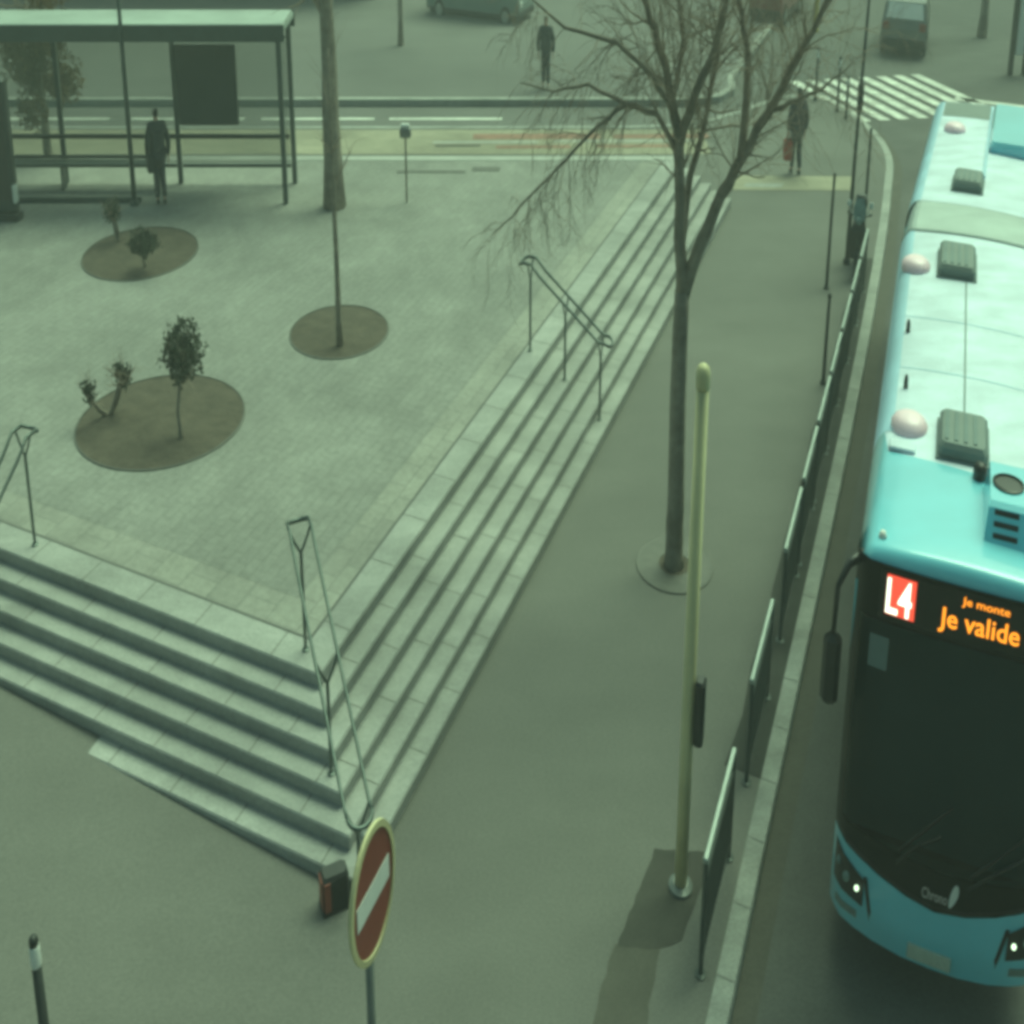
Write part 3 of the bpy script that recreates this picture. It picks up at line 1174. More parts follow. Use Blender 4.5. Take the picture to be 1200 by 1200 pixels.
# windows, doors, wheels
for sg in (-1, 1):
    for s0, s1, kind in ((.95, 2.1, 'door'), (2.3, 3.5, 'window'), (3.6, 4.9, 'window'), (5.0, 6.3, 'door'), (6.4, 7.9, 'window'), (8.0, 9.5, 'window'),
                         (11.1, 12.5, 'window'), (12.6, 13.9, 'door'), (14.0, 15.6, 'window'), (15.7, 17.2, 'window')):
        lo = .42 if (kind == 'door' and sg < 0) else 1.12
        q = bmb()
        q.box(sg * 1.277 - .008, sg * 1.277 + .008, s0, s1, lo, 2.85)
        q.build(kind if lo < 1 else 'window', M['glass'], bus)
    for s in (2.75, 8.35, 14.3):
        q = bmb()
        rows = []
        for w, r_ in ((1.29, .30), (1.29, .44), (1.26, .48), (1.0, .48), (.98, .3)):
            rows.append([(sg * w, s + r_ * cos(2 * pi * j / 24), .36 + r_ * sin(2 * pi * j / 24)) for j in range(24)])
        q.grid(rows, close_u=True)
        wh = q.build('wheel', M['tyre'], bus, smooth=False)
        q = bmb()
        rows = [[(sg * w, s + r_ * cos(2 * pi * j / 24), .36 + r_ * sin(2 * pi * j / 24)) for j in range(24)] for w, r_ in ((1.291, .30), (1.26, .27), (1.24, .1), (1.27, .08), (1.27, .005))]
        q.grid(rows, close_u=True)
        q.build('rim', M['hub'], wh)
# underside
q = bmb()
q.box(-1.2, 1.2, .5, PIV - .5, .24, .30)
q.box(-1.2, 1.2, PIV + .8, 17.4, .24, .30)
q.build('underside', M['black'], bus)


def text_mesh(body, size, bold=0.0):
    cu = bpy.data.curves.new('lettering', 'FONT')
    cu.body = body
    cu.size = size
    cu.offset = bold
    cu.resolution_u = 3
    o = bpy.data.objects.new('lettering', cu)
    COL.objects.link(o)
    dg = bpy.context.evaluated_depsgraph_get()
    me = bpy.data.meshes.new_from_object(o.evaluated_get(dg))
    vs = [tuple(v.co) for v in me.vertices]
    fsx = [tuple(p.vertices) for p in me.polygons]
    bpy.data.objects.remove(o)
    bpy.data.meshes.remove(me)
    bpy.data.curves.remove(cu)
    return vs, fsx


def bus_text(name, body, w0, w1, z0, z1, m, parent, d=.02, bold=0.0):
    vs, fsx = text_mesh(body, 1.0, bold)
    x0, x1 = min(v[0] for v in vs), max(v[0] for v in vs)
    y0, y1 = min(v[1] for v in vs), max(v[1] for v in vs)
    q = bmb()
    for v in vs:
        w = w0 + (w1 - w0) * (v[0] - x0) / (x1 - x0)
        z = z0 + (z1 - z0) * (v[1] - y0) / (y1 - y0)
        q.pt((w, nose(w, z) - d, z))
    q.f = [list(f) for f in fsx]
    return q.build(name, m, parent)


# line number: white L4 on a lit red field
q = bmb()
face_grid(q, lambda w: 2.84, lambda w: 3.14, 2, .010, [-.90, -.72, -.56], False)
ln = q.build('line_display', M['red_lcd'], bus)
bus_text('line_number', 'L4', -.895, -.60, 2.85, 3.12, M['white_lcd'], ln, .016, .015)
q = bmb()
face_grid(q, lambda w: 2.80, lambda w: 3.16, 2, .004, [-.98, -.5, 0, .5, .95], False)
dd = q.build('destination_display', M['glass'], bus)
bus_text('destination_text', 'Je valide', -.28, .62, 2.83, 3.02, M['amber'], dd, .014, .012)
bus_text('destination_text', 'Je monte', -.04, .49, 3.055, 3.135, M['amber'], dd, .014, .012)
# grey network name and white leaf emblem low on the mask
em = bus_text('network_name', 'Chrono', -.17, .13, .90, .99, M['logo_grey'], bus, .010, .01)
q = bmb()
pts = []
for k in range(20):
    a = 2 * pi * k / 20
    w, z = .20 + .042 * cos(a) + .03 * sin(a), .99 + .10 * sin(a) * (1 - .2 * cos(a))
    pts.append((w, nose(w, z) - .010, z))
q.face(pts)
q.build('leaf_emblem', M['white'], em)

# ------------------------------------------------------------------ parked and moving vehicles far off
def car(x, y, deg, name, label, cat, paint, top_paint, L=4.2, W=1.76, H=1.47, van=False, rear='glass'):
    t = thing(name, label, cat, x, y, -.12)
    tf = turn(deg)
    if van:
        prof = [(-L / 2, .35), (-L / 2, 1.0), (-L / 2 + .06, H - .12), (-L / 2 + .22, H), (L / 2 - 1.6, H), (L / 2 - .9, 1.2), (L / 2 - .12, .95), (L / 2, .7), (L / 2, .35)]
    else:
        prof = [(-L / 2, .38), (-L / 2, .75), (-L / 2 + .08, .95), (-L / 2 + .38, H - .05), (-L / 2 + .7, H), (.35, H), (1.15, .97), (L / 2 - .25, .82), (L / 2, .62), (L / 2, .38)]
    q = MB(tf)
    rows = []
    for xx, k in ((-W / 2 + .03, .93), (-W / 2, 1.0), (W / 2, 1.0), (W / 2 - .03, .93)):
        row = []
        for yy, zz in prof:
            tum = .14 * max(0, (zz - .9) / (H - .9)) if zz > .9 else 0
            e = .05 if abs(k - 1) > .01 else 0
            row.append((xx * (1 - tum), yy * (1 - e * .3), zz if not e else zz - .03 if zz > .6 else zz + .03))
        rows.append(row)
    idx = q.grid(rows)
    q.f.append(idx[0])
    q.f.append(idx[-1][::-1])
    body = q.build('body', paint, t)
    # roof skin
    q = MB(tf)
    if not van:
        q.box(-W / 2 * .82, W / 2 * .82, -L / 2 + .62, .42, H - .02, H + .02, .02)
    else:
        q.box(-W / 2 * .84, W / 2 * .84, -L / 2 + .25, L / 2 - 1.7, H - .02, H + .02, .02)
    q.build('roof', top_paint, t)
    # glass
    def quad(a, b, w, name, m, e=.012):
        (y0, z0), (y1, z1) = a, b
        n_ = Vector((0, -(z1 - z0), (y1 - y0))).normalized() * e
        if n_.z < 0:
            n_ = -n_
        q = MB(tf)
        q.face([(-w * .96, y0 + n_.y, z0 + n_.z), (w * .96, y0 + n_.y, z0 + n_.z), (w * .86, y1 + n_.y, z1 + n_.z), (-w * .86, y1 + n_.y, z1 + n_.z)])
        q.build(name, m, t)
    if van:
        quad((L / 2 - .95, 1.22), (L / 2 - 1.55, H - .06), W / 2 * .92, 'windscreen', M['shopglass'])
        quad((-L / 2 + .005, 1.05), (-L / 2 + .05, H - .2), W / 2 * .85, 'rear_window', M['glass'])
    else:
        quad((1.12, 1.0), (.42, H - .03), W / 2 * .9, 'windscreen', M['glass'])
        quad((-L / 2 + .10, 1.0), (-L / 2 + .36, H - .08), W / 2 * .86, 'rear_window', M[rear])
    for sg in (-1, 1):
        for y0, y1 in (((-L / 2 + .45, -.15), (-.08, .75)) if not van else ((L / 2 - 2.3, L / 2 - 1.5),)):
            q = MB(tf)
            xo = sg * (W / 2 * .945 + .012)
            xi = sg * (W / 2 * .875 + .012)
            q.face([(xo, y0, 1.0), (xo, y1, 1.0), (xi, y1 - .15, H - .12), (xi, y0 + .12, H - .12)])
            q.build('side_window', M['glass'], t)
        for yy in (-L / 2 + .75, L / 2 - .8):
            q = MB(tf)
            q.grid([[(sg * w, yy + r_ * cos(2 * pi * j / 18), .31 + r_ * sin(2 * pi * j / 18)) for j in range(18)] for w, r_ in ((W / 2 + .012, .005), (W / 2 + .012, .28), (W / 2 - .02, .31), (W / 2 - .2, .31))], close_u=True)
            wh = q.build('wheel', M['tyre'], t)
            q = MB(tf)
            q.grid([[(sg * w, yy + r_ * cos(2 * pi * j / 18), .31 + r_ * sin(2 * pi * j / 18)) for j in range(18)] for w, r_ in ((W / 2 + .016, .19), (W / 2 + .018, .005))], close_u=True)
            q.build('rim', M['hub'], wh)
        q = MB(tf)
        q.box(sg * W * .40 - .14, sg * W * .40 + .14, -L / 2 - .012, -L / 2 + .05, .72, .92, .01)
        q.build('tail_light', M['band'], t)
        q = MB(tf)
        q.box(sg * W * .36 - .16, sg * W * .36 + .16, L / 2 - .07, L / 2 + .012, .60, .76, .01)
        q.build('headlight', M['white'], t)
    q = MB(tf)
    q.box(-W / 2 * .95, W / 2 * .95, -L / 2 - .03, -L / 2 + .1, .30, .50, .03)
    q.box(-W / 2 * .95, W / 2 * .95, L / 2 - .1, L / 2 + .03, .30, .50, .03)
    q.box(-W / 2 * .98, W / 2 * .98, -L / 2 + .2, L / 2 - .2, .22, .38)
    q.build('bumper', M['black'], t)
    return t


car(19.35, 52.6, 22, 'grey_car', 'dark grey car with a pale roof driving away beyond the zebra crossing', 'car', M['cargrey'], M['carpale'], W=2.05, rear='white')  # rear window coloured white: the sky glare is put into its colour
car(14.2, 57.6, 30, 'red_car', 'dark red car at the far kerb, behind the branches of the bare tree', 'car', M['carred'], M['carred'])
car(-1.7, 57.2, 114, 'grey_van', 'grey van parked side on across the cross street', 'van', M['van'], M['van'], 5.4, 1.95, 2.1, True)

# ------------------------------------------------------------------ motor scooter parked on the pavement
t = thing('motor_scooter', 'dark motor scooter parked nose on among the posts by the kerb', 'scooter', 10.16, 30.0, 0)
tf = turn(200)
for yy in (-.62, .62):
    q = MB(tf)
    q.grid([[(w, yy + r_ * cos(2 * pi * j / 18), .25 + r_ * sin(2 * pi * j / 18)) for j in range(18)] for w, r_ in ((-.055, .14), (-.06, .22), (-.03, .25), (.03, .25), (.06, .22), (.055, .14))], close_u=True)
    q.build('tyre', M['tyre'], t)
q = MB(tf)
q.grid([[(sx_ * k, y, z) for sx_, z in ((-.2, .3), (-.22, .5), (-.16, .72), (0, .78), (.16, .72), (.22, .5), (.2, .3))] for y, k in ((-.85, .4), (-.6, .95), (-.1, 1), (.1, .7))])
q.grid([[(-.12, .05, .27), (.12, .05, .27)], [(-.2, .1, .3), (.2, .1, .3)], [(-.2, .45, .3), (.2, .45, .3)], [(-.24, .52, .5), (.24, .52, .5)], [(-.22, .6, .8), (.22, .6, .8)], [(-.12, .5, 1.0), (.12, .5, 1.0)]])
q.build('body', M['black'], t)
q = MB(tf)
q.box(-.15, .15, -.75, .02, .74, .86, .06)
q.build('seat', M['black'], t)
q = MB(tf)
q.tube([(0, .62, .25), (0, .52, .9), (0, .46, 1.05)], .035, 8)
q.tube([(-.34, .36, 1.05), (-.12, .46, 1.03), (.12, .46, 1.03), (.34, .36, 1.05)], .022, 8)
q.build('handlebar', M['dark'], t)
q = MB(tf)
q.lathe([(.09, .93), (.10, .98), (.06, 1.04)], 0, .58, 12)
q.build('headlight', M['lampglass'], t, smooth=True)
q = MB(tf)
q.grid([[(-.16, .60, .98), (.16, .60, .98)], [(-.18, .54, 1.18), (.18, .54, 1.18)], [(-.1, .48, 1.32), (.1, .48, 1.32)]])
q.build('windshield', M['lampglass'], t)
for sg in (-1, 1):
    q = MB(tf)
    q.tube([(sg * .2, .44, 1.04), (sg * .3, .46, 1.2)], .012, 6)
    q.box(sg * .3 - .06, sg * .3 + .06, .44, .47, 1.17, 1.27, .02)
    q.build('mirror', M['white'], t)
q = MB(tf)
q.box(-.17, .17, -.98, -.7, .84, 1.08, .05)
q.build('top_case', M['dark'], t)

# ------------------------------------------------------------------ people
def skin(verts, edges, radii, root=0, lv=1):
    me = bpy.data.meshes.new('chain')
    me.from_pydata(verts, edges, [])
    me.update()
    o = bpy.data.objects.new('chain', me)
    COL.objects.link(o)
    md = o.modifiers.new('skin', 'SKIN')
    md.use_smooth_shade = True
    lay = me.skin_vertices[0].data
    for i, r_ in enumerate(radii):
        lay[i].radius = r_ if hasattr(r_, '__len__') else (r_, r_)
        lay[i].use_root = (i == root)
    sb = o.modifiers.new('sub', 'SUBSURF')
    sb.levels = sb.render_levels = lv
    dg = bpy.context.evaluated_depsgraph_get()
    m2 = bpy.data.meshes.new_from_object(o.evaluated_get(dg))
    vs = [tuple(v.co) for v in m2.vertices]
    fsx = [tuple(p.vertices) for p in m2.polygons]
    bpy.data.objects.remove(o)
    bpy.data.meshes.remove(me)
    bpy.data.meshes.remove(m2)
    return vs, fsx


def add_skin(q, *a, **k):
    vs, fsx = skin(*a, **k)
    base = len(q.v)
    for v in vs:
        q.pt(v)
    q.f += [[i + base for i in f] for f in fsx]


def person(x, y, z, deg, label, coat, trous, stride=.18, H=1.74, arm_l=(-.31, .06, .82), arm_r=(.31, .05, .82), bag=None, long_coat=True, hair='hair'):
    t = thing('person', label, 'person', x, y, z)
    k = H / 1.74
    tf0 = turn(deg)
    tf = lambda p: tf0((p[0] * k, p[1] * k, p[2] * k))
    la, ra = Vector(arm_l), Vector(arm_r)
    le = (Vector((-.2, 0, 1.42)) + la) / 2 + Vector((-.045, -.07, 0))
    re = (Vector((.2, 0, 1.42)) + ra) / 2 + Vector((.045, -.07, 0))
    lf, rf = stride, -stride
    lk, rk = Vector((-.095, lf * .55 + .04, .50)), Vector((.095, rf * .55 + .05, .50))
    lA, rA = Vector((-.10, lf - .02, .09)), Vector((.10, rf - .03, .09 + (.03 if stride > .1 else 0)))
    V = [(0, 0, .94), (0, 0, 1.12), (0, .0, 1.30), (0, 0, 1.44), (0, .01, 1.52), (0, .02, 1.60), (0, .025, 1.70),
         (-.09, 0, .90), tuple(lk), tuple(lA), (-.105, lf + .12, .045),
         (.09, 0, .90), tuple(rk), tuple(rA), (.105, rf + .11, .045),
         (-.19, 0, 1.42), tuple(le), tuple(la), (.19, 0, 1.42), tuple(re), tuple(ra), (0, .115, 1.615)]
    E_ = [(0, 1), (1, 2), (2, 3), (3, 4), (4, 5), (5, 6), (0, 7), (7, 8), (8, 9), (9, 10), (0, 11), (11, 12), (12, 13), (13, 14), (3, 15), (15, 16), (16, 17), (3, 18), (18, 19), (19, 20), (5, 21)]
    Rr = [(.15, .11), (.135, .10), (.15, .105), (.10, .075), (.055, .055), (.078, .095), (.065, .08), .085, .058, .042, .036, .085, .058, .042, .036, .06, .045, .032, .06, .045, .032, .016]
    # hands: palm, four fingers and a thumb each
    for wi, el, ia, sg in ((la, le, 17, -1), (ra, re, 20, 1)):
        d = (wi - el).normalized()
        sd = Vector((0, 1, 0)) - d * d.y
        sd.normalize()
        pn = d.cross(sd) * sg
        pi_ = len(V)
        V.append(tuple(wi + d * .07))
        Rr.append((.03, .022))
        E_.append((ia, pi_))
        for f, ln_ in ((-1.5, .075), (-.5, .085), (.5, .08), (1.5, .062)):
            p0 = wi + d * .11 + sd * f * .02
            for j, pp in enumerate((p0, p0 + d * ln_ * .5 + pn * .012, p0 + d * ln_ * .85 + pn * .035)):
                V.append(tuple(pp))
                Rr.append(.010 - j * .0015)
                E_.append((pi_ if j == 0 else len(V) - 2, len(V) - 1))
        p0 = wi + d * .04 + sd * .035
        for j, pp in enumerate((p0, p0 + d * .04 + sd * .025)):
            V.append(tuple(pp))
            Rr.append(.012 - j * .002)
            E_.append((pi_ if j == 0 else len(V) - 2, len(V) - 1))
    q = MB(tf)
    add_skin(q, V, E_, Rr, 0, 1)
    body = q.build('body', M['skin'], t, smooth=True)
    # coat
    hem = .62 if long_coat else .86
    q = MB(tf)
    le2, re2 = le + Vector((-.03, 0, 0)), re + Vector((.03, 0, 0))
    Vc = [(0, 0, hem + .02), (0, 0, .98), (0, 0, 1.14), (0, 0, 1.30), (0, 0, 1.43), (0, .01, 1.505), (-.21, 0, 1.40), tuple(le2), tuple(la + (le - la) * .14), (.21, 0, 1.40), tuple(re2), tuple(ra + (re - ra) * .14)]
    add_skin(q, Vc, [(0, 1), (1, 2), (2, 3), (3, 4), (4, 5), (4, 6), (6, 7), (7, 8), (4, 9), (9, 10), (10, 11)],
             [(.27, .19), (.26, .18), (.235, .17), (.245, .165), (.17, .12), (.085, .085), .105, .088, .066, .105, .088, .066], 2, 2)
    q.build('coat', coat, t, smooth=True)
    q = MB(tf)
    Vt = [(0, 0, .96), (-.095, 0, .88), tuple(lk), (lA.x, lA.y, .11), (.095, 0, .88), tuple(rk), (rA.x, rA.y, .12)]
    add_skin(q, Vt, [(0, 1), (1, 2), (2, 3), (0, 4), (4, 5), (5, 6)], [(.19, .14), .13, .10, .078, .13, .10, .078], 0, 1)
    q.build('trousers', trous, t, smooth=True)
    for A in (lA, rA):
        q = MB(tf)
        add_skin(q, [(A.x, A.y - .05, A.z - .04), (A.x, A.y + .05, A.z - .04), (A.x, A.y + .17, A.z - .05)], [(0, 1), (1, 2)], [(.045, .05), (.047, .045), (.038, .03)], 0, 1)
        q.build('shoe', M['shoe'], t, smooth=True)
    q = MB(tf)
    add_skin(q, [(0, -.02, 1.56), (0, -.015, 1.64), (0, .01, 1.72)], [(0, 1), (1, 2)], [(.075, .07), (.098, .10), (.085, .095)], 0, 2)
    q.build('hair', M[hair], t, smooth=True)
    q = MB(tf)
    for sg in (-1, 1):
        q.box(sg * .032 - .011, sg * .032 + .011, .113, .121, 1.632, 1.646, .003)
    q.box(-.022, .022, .108, .116, 1.562, 1.568)
    q.build('face_features', M['hair'], body)
    if bag:
        m, px, py, pz, w, d_, h = bag
        bx, by, bz = tf((px, py, pz))
        bo = thing('shopping_bag' if m is M['bagred'] else 'shoulder_bag', 'red shopping bag held by the person on the pavement' if m is M['bagred'] else 'black bag on the hip of the person at the shelter', 'bag', x + bx, y + by, z + bz)
        q = MB(turn(deg))
        q.grid([[(-w * f, -d_ * f, zz), (w * f, -d_ * f, zz), (w * f, d_ * f, zz), (-w * f, d_ * f, zz)] for zz, f in ((-h, .85), (-h * .6, 1), (-h * .1, .95), (0, .7))], close_u=True)
        q.face([(-w * .85, -d_ * .85, -h), (w * .85, -d_ * .85, -h), (w * .85, d_ * .85, -h), (-w * .85, d_ * .85, -h)])
        q.build('pouch', m, bo)
        q = MB(turn(deg))
        for s_ in (-.5, .5):
            q.tube([(-w * .5, d_ * s_, -.02), (-w * .3, d_ * s_ * .4, .10), (0, 0, .14), (w * .3, d_ * s_ * .4, .10), (w * .5, d_ * s_, -.02)], .008, 5)
        q.build('strap', m, bo)
    return t


person(10.05, 36.85, 0, 350, 'person in a dark coat walking away up the pavement with a red bag', M['coat2'], M['trousers'], .10, 1.74, bag=(M['bagred'], -.29, .06, .70, .14, .10, .42))
person(-10.55, 31.05, TOP, 330, 'person in dark clothes standing at the bus shelter', M['coat'], M['trousers'], .03, 1.64, bag=(M['bagblk'], -.27, -.02, .98, .09, .14, .34))
person(1.45, 45.6, .035, 185, 'person in a black jacket on the far pavement of the cross street', M['coat'], M['trousers'], .02, 1.74, long_coat=False)

# yellow post, trunk like posts at the far edge
q = MB()
q.lathe([(.16, 0), (.16, .1), (.11, .14), (.11, 1.35), (.16, 1.4), (.16, 1.75), (.06, 1.85)], 0, 0, 14)
tag(q.build('yellow_post', M['yellow'], None, (15.6, 55.0, -.12)), 'short yellow post at the far corner beside the red car', 'post')
q = MB()
q.tube([(-.30, 0, 0), (-.30, 0, 3.2)], .12, 8)
q.tube([(.34, 0, -.02), (.34, 0, 3.4)], .12, 8)
o = q.build('post', M['black'], thing('signal_post', 'black and white striped post pair across the road past the tail of the bus', 'post', 22.95, 48.2, -.12))
q = MB()
q.box(-.17, .21, -.08, .04, .5, 3.1, .02)
q.build('white_panel', M['white'], o.parent)

# ------------------------------------------------------------------ trees
def limb_pts(pts, wob, seed):
    random.seed(seed)
    out = []
    for i in range(len(pts) - 1):
        a, b = Vector(pts[i]), Vector(pts[i + 1])
        for k in range(3):
            f = k / 3
            out.append(a.lerp(b, f) + Vector((random.uniform(-wob, wob), random.uniform(-wob, wob), random.uniform(-wob, wob) * .5)) * (1 if k else .3))
    out.append(Vector(pts[-1]))
    return out


def grow(q, p, d, length, r, depth, droop):
    n_ = 5
    pts = [Vector(p)]
    d = Vector(d).normalized()
    for k in range(n_):
        d = (d + Vector((random.gauss(0, .16), random.gauss(0, .16), random.gauss(0, .12) + droop))).normalized()
        pts.append(pts[-1] + d * length / n_)
    q.tube(pts, [r * (1 - .72 * k / n_) for k in range(n_ + 1)], 5 if r > .012 else 3, cap=False)
    if depth > 0:
        for k in range(1, n_ + 1):
            for _ in range(random.choice((1, 1, 2)) if depth > 1 else 1):
                axis = Vector((random.gauss(0, 1), random.gauss(0, 1), random.gauss(0, .8)))
                nd = (d * 1.0 + axis.normalized() * random.uniform(.6, 1.0)).normalized()
                grow(q, pts[k], nd, length * random.uniform(.45, .72), max(.0034, r * (1 - .7 * k / n_) * .6), depth - 1, droop * .8)


TX, TY = 3.16, 18.49
tree = thing('bare_tree', 'bare forked tree growing from the pavement beside the long flight of steps', 'tree', TX, TY, 0)


def T(pts, dy):
    return [(x - TX, (yy if yy is not None else 0), z) for (x, z), yy in zip(pts, dy)]


q = MB()
trunk = limb_pts([(0, 0, -.05), (-.02, 0, .5), (-.03, 0, 1.03), (-.05, 0, 2.29), (-.05, 0, 3.12)], .015, 1)
nT = len(trunk)
q.tube(trunk, [.175 * (1.25 if i == 0 else 1) - .045 * i / nT for i in range(nT)], 12)
q.build('trunk', M['bark'], tree, smooth=True)
LIMBS = dict(
    A=([(3.11, 3.0), (3.02, 4.02), (2.97, 4.71), (2.76, 5.21), (2.51, 5.71), (2.3, 6.03), (1.95, 6.9), (1.8, 7.8)], [0, .02, .05, .15, .25, .3, .4, .5], .118, .025),
    B=([(3.13, 3.05), (3.4, 3.62), (3.74, 4.15), (4.06, 4.54), (4.43, 4.96), (4.83, 5.42), (5.16, 5.79), (5.6, 6.5), (5.9, 7.4)], [0, -.05, -.1, -.15, -.2, -.2, -.2, -.1, 0], .118, .025),
    A2=([(2.98, 4.6), (3.21, 5.17), (3.48, 5.63), (3.59, 6.03), (3.77, 6.7), (3.7, 7.8)], [.05, -.1, -.25, -.4, -.5, -.6], .085, .02),
    B2=([(4.04, 4.5), (4.14, 5.05), (4.15, 5.55), (4.0, 5.95), (3.85, 6.6), (3.9, 7.5)], [-.15, .1, .3, .5, .6, .7], .085, .02),
    L=([(2.98, 4.55), (2.55, 4.92), (2.02, 5.03), (1.51, 4.84), (.98, 4.54), (.46, 4.24), (0, 3.97), (-.34, 3.8)], [.05, .1, .0, -.1, -.2, -.2, -.3, -.3], .046, .007),
    L2=([(2.02, 5.03), (1.35, 5.17), (.75, 5.06), (.15, 5.13)], [0, .3, .5, .6], .03, .007),
    L3=([(2.9, 4.9), (2.38, 5.38), (1.77, 5.71), (.88, 5.87), (.2, 6.2)], [.1, -.3, -.5, -.6, -.7], .05, .01),
    M=([(3.06, 3.55), (3.23, 4.28), (3.53, 4.88), (3.72, 5.38), (3.86, 5.87), (4.0, 6.9)], [0, .25, .5, .7, .9, 1.1], .075, .015),
    N=([(3.0, 4.3), (2.9, 4.9), (3.1, 5.5), (3.0, 6.2), (3.2, 7.0)], [0, .5, .9, 1.2, 1.4], .07, .015),
    S=([(4.43, 4.96), (4.75, 5.15), (5.2, 5.3), (5.7, 5.6)], [-.2, -.5, -.7, -.8], .04, .008),
)
tw = MB()
for n_, (pts, dy, r0, r1) in LIMBS.items():
    lp = limb_pts(T(pts, dy), .03, hash(n_[0]) % 1 + len(n_) * 13 + ord(n_[0]))
    q = MB()
    N_ = len(lp)
    rad = [r0 + (r1 - r0) * (i / (N_ - 1)) ** .8 for i in range(N_)]
    q.tube(lp, rad, 8)
    q.build('limb', M['bark'], tree, smooth=True)
    random.seed(ord(n_[0]) * 7 + len(n_))
    low = n_ in ('L', 'L2', 'L3', 'S')
    for i in range(4 if not low else 3, N_):
        if lp[i].z < 4.2 and not low:
            continue
        for _ in range(random.choice((2, 2, 3)) if not low else random.choice((1, 2))):
            d = (lp[i] - lp[i - 1]).normalized()
            ax = Vector((random.gauss(0, 1), random.gauss(0, .8), random.gauss(.25 if not low else -.15, .6))).normalized()
            grow(tw, lp[i], d * .7 + ax * .8, random.uniform(.55, 1.3) if not low else random.uniform(.35, .9), min(.014, rad[i] * .4), 2 if random.random() < (.7 if not low else .45) else 1, .02 if not low else -.10)
tw.build('twigs', M['twig'], tree)
# tree grate
gr = thing('tree_grate', 'round iron grate lying around the trunk of the bare tree', 'grate', TX, TY, 0)
q = MB()
n = 48
q.grid([[(r_ * cos(2 * pi * j / n), r_ * sin(2 * pi * j / n), z) for j in range(n)] for r_, z in ((.30, .0), (.30, .014), (.68, .014), (.70, .016), (.74, .016), (.745, .0))], close_u=True)
q.build('grate_ring', M['rim'], gr)
q = MB()
q.grid([[(r_ * cos(2 * pi * j / n), r_ * sin(2 * pi * j / n), .006) for j in range(n)] for r_ in (.05, .31)], close_u=True)
q.build('soil', M['soil'], gr)


def bare(name, label, x, y, z, h, r, seed, lean=(0, 0), fork=.55, nl=7, depth=2, ln=1.6, cat='tree'):
    t = thing(name, label, cat, x, y, z)
    random.seed(seed)
    pts = limb_pts([(0, 0, -.03), (lean[0] * .3, lean[1] * .3, h * .33), (lean[0] * .6, lean[1] * .6, h * .66), (lean[0], lean[1], h)], r * .12, seed)
    N_ = len(pts)
    q = MB()
    q.tube(pts, [r * (1.2 if i == 0 else 1) * (1 - .72 * i / (N_ - 1)) for i in range(N_)], 10)
    q.build('trunk', M['bark'], t, smooth=True)
    q = MB()
    for k in range(nl):
        f = fork + (1 - fork) * k / max(1, nl - 1)
        i = min(N_ - 1, int(f * (N_ - 1)))
        a = random.uniform(0, 2 * pi)
        grow(q, pts[i], (cos(a) * .8, sin(a) * .8, .8), ln * random.uniform(.6, 1), max(.008, r * (1 - .7 * f) * .55), depth, .05)
    q.build('branches', M['twig'], t)
    return t


bare('bare_tree', 'thick straight bare tree trunk on the far side of the square, behind the slender sapling', -5.32, 30.9, TOP, 7.0, .29, 11, (.0, 0), .5, 9, 2, 2.0)
bare('sapling', 'slender straight sapling standing in the small round soil bed', -4.03, 23.4, TOP, 3.9, .075, 12, (-.02, 0), .62, 7, 1, .7)
bare('bare_tree', 'thin bare tree across the cross street beside the grey van', -5.4, 51.7, .035, 6.5, .13, 13, (.1, 0), .4, 9, 2, 1.8)
bare('street_tree', 'dark trunk at the far side of the road, behind the pale stop line', 23.8, 54.1, -.12, 6, .21, 14, (0, 0), .5, 7, 2, 2.0)


def leaf_cloud(q, c, rad, n_, size, seed):
    random.seed(seed)
    for _ in range(n_):
        v = Vector((random.gauss(0, 1), random.gauss(0, 1), random.gauss(0, 1))).normalized() * random.random() ** .45
        k = .7 + .45 * noise.noise((v.x * 2.2 + seed, v.y * 2.2, v.z * 2.2))
        p = Vector((c[0] + v.x * rad[0] * k, c[1] + v.y * rad[1] * k, c[2] + v.z * rad[2] * k))
        a = Vector((random.gauss(0, 1), random.gauss(0, 1), random.gauss(0, 1))).normalized()
        b = a.orthogonal().normalized()
        s_ = size * random.uniform(.6, 1.3)
        q.face([p - a * s_, p + b * s_ * .5, p + a * s_, p - b * s_ * .5])


def shrub(label, x, y, h, crown, n_, seed, m='leaf', crook=.06, name='shrub', stems=1):
    t = thing(name, label, 'shrub', x, y, TOP + .04)
    random.seed(seed)
    q = MB()
    tips = []
    for s_ in range(stems):
        pts = [Vector((0, 0, -.05))]
        d = Vector((random.gauss(0, .12), random.gauss(0, .12), 1)) if s_ == 0 else Vector((random.gauss(0, .45), random.gauss(0, .3), 1))
        for k in range(5):
            d = (d + Vector((random.gauss(0, crook * 3), random.gauss(0, crook * 3), .1))).normalized()
            pts.append(pts[-1] + d * h * .62 / 5)
        q.tube(pts, [.045 * (1 - .5 * k / 5) for k in range(6)], 7)
        tips.append(pts[-1])
    q.build('stem', M['bark'], t, smooth=True)
    q = MB()
    for tp in tips:
        for _ in range(7):
            grow(q, tp - Vector((0, 0, random.uniform(0, h * .15))), (random.gauss(0, .7), random.gauss(0, .7), .8), h * .35, .013, 1, .02)
    q.build('branches', M['twig'], t)
    if n_:
        q = MB()
        for tp in tips:
            leaf_cloud(q, (tp.x, tp.y, tp.z + crown[2] * .35), crown, n_, .035, seed)
        q.build('foliage', M[m], t)
    return t


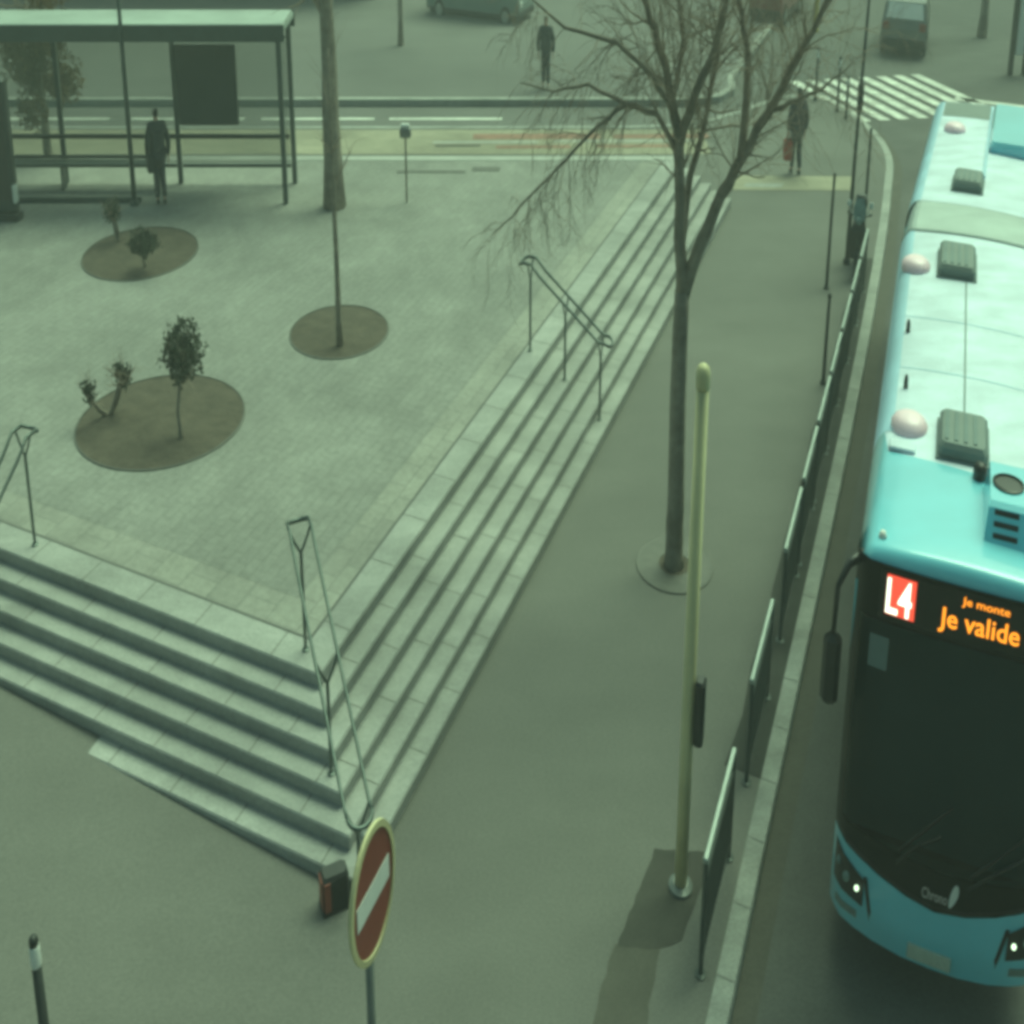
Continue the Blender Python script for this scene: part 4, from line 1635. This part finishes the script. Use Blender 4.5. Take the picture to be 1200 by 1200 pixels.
shrub('small crooked shrub with a loose dark crown in the large round bed', -6.77, 20.0, 1.45, (.60, .5, .52), 1900, 3)
shrub('bent leafless stick plant at the edge of the large round bed', -8.55, 20.85, 1.0, (.22, .2, .2), 160, 22, crook=.10, stems=3)
shrub('low mushroom shaped shrub with a broad dark crown near the shelter', -9.8, 27.2, .75, (.55, .5, .26), 1400, 5)
shrub('thin twiggy plant at the back of the bed near the shelter', -11.0, 28.6, .85, (.3, .28, .24), 260, 6, crook=.09, stems=2)
t = thing('brown_leaved_tree', 'tree keeping its dry brown leaves, beside the end of the bus shelter', 'tree', -15.6, 34.9, -.02)
random.seed(9)
q = MB()
q.tube(limb_pts([(0, 0, -.1), (.05, 0, 1.2), (0, .1, 2.6), (.1, 0, 4.2)], .04, 9), [.16 - .009 * i for i in range(10)], 9)
q.build('trunk', M['bark'], t, smooth=True)
q = MB()
for k in range(12):
    a = random.uniform(0, 2 * pi)
    grow(q, (0, 0, 1.2 + k * .25), (cos(a), sin(a), .6), 1.3, .03, 1, .03)
q.build('branches', M['twig'], t)
q = MB()
for k in range(16):
    a = random.uniform(0, 2 * pi)
    r_ = random.uniform(.2, 1.0)
    leaf_cloud(q, (r_ * cos(a), r_ * sin(a), random.uniform(1.2, 4.8)), (.75, .75, .6), 420, .06, 30 + k)
q.build('crown', M['leafbrown'], t)

# ------------------------------------------------------------------ far shop front above the shelter roof
t = thing('shop_front', 'low grey shop front with pale turquoise windows across the street behind the shelter', 'building', -17, 60.5, .03)
q = MB()
q.box(-12, 9.5, 0, 6, 0, 4.2)
q.build('wall', M['wall'], t)
for k in range(9):
    x0 = -11.3 + k * 2.3
    q = MB()
    q.box(x0, x0 + 1.9, -.06, .02, .25, 3.1)
    f = q.build('window_frame', M['dark'], t)
    q = MB()
    q.box(x0 + .1, x0 + .92, -.075, -.055, .4, 3.0)
    q.box(x0 + 1.0, x0 + 1.8, -.075, -.055, .4, 3.0)
    q.build('pane', M['shopglass'], f)
q = MB()
q.box(-12.2, 9.7, -.6, 6.2, 4.2, 4.5)
q.build('roof', M['shelterroof'], t)

# ------------------------------------------------------------------ camera, light, air
cam_d = bpy.data.cameras.new('camera')
cam = bpy.data.objects.new('camera', cam_d)
COL.objects.link(cam)
cam.location = (0, 0, 8.7)
cam.rotation_euler = (radians(90 - 23.57), 0, 0)
cam_d.sensor_width = 36
cam_d.lens = 36 * 2184 / 1200
cam_d.clip_end = 3000
scene.camera = cam

SUN_EL, SUN_AZ = 56, 24        # overcast: a wide soft sun high up the street
w = bpy.data.worlds.new('World')
scene.world = w
w.use_nodes = True
nt = w.node_tree
sky = nt.nodes.new('ShaderNodeTexSky')
sky.sky_type = 'NISHITA'
sky.sun_disc = False
sky.sun_elevation = radians(SUN_EL)
sky.sun_rotation = radians(SUN_AZ)
sky.dust_density = 6
sky.ozone_density = 0.6
nt.links.new(sky.outputs['Color'], nt.nodes['Background'].inputs['Color'])
nt.nodes['Background'].inputs['Strength'].default_value = .055
sd = bpy.data.lights.new('sun', 'SUN')
sd.energy = 1.5
sd.angle = radians(40)
sd.color = (1, .96, .88)
so = bpy.data.objects.new('sun', sd)
COL.objects.link(so)
dirv = Vector((sin(radians(SUN_AZ)) * cos(radians(SUN_EL)), cos(radians(SUN_AZ)) * cos(radians(SUN_EL)), sin(radians(SUN_EL))))
so.rotation_euler = dirv.to_track_quat('Z', 'Y').to_euler()

vs_ = scene.view_settings
vs_.view_transform = 'Standard'
vs_.look = 'None'
vs_.exposure = 0.77
vs_.gamma = 1
vs_.use_curve_mapping = False
vs_.use_white_balance = True
vs_.white_balance_temperature = 6500
vs_.white_balance_tint = -53
# thin damp air between the camera and the far street
hz = MB()
hz.box(-560, 560, -125, 505, -1.2, 10.4)
hm = bpy.data.materials.new('damp_air')
hm.use_nodes = True
hn = hm.node_tree
hn.nodes.remove(hn.nodes['Principled BSDF'])
pvn = hn.nodes.new('ShaderNodeVolumePrincipled')
pvn.inputs['Color'].default_value = (.93, .95, .90, 1)
pvn.inputs['Density'].default_value = .0040
hn.links.new(pvn.outputs['Volume'], hn.nodes['Material Output'].inputs['Volume'])
ho = hz.build('haze', hm)
ho['kind'] = 'stuff'
scene.render.engine = 'CYCLES'
scene.cycles.use_denoising = True
scene.cycles.filter_width = 4.0
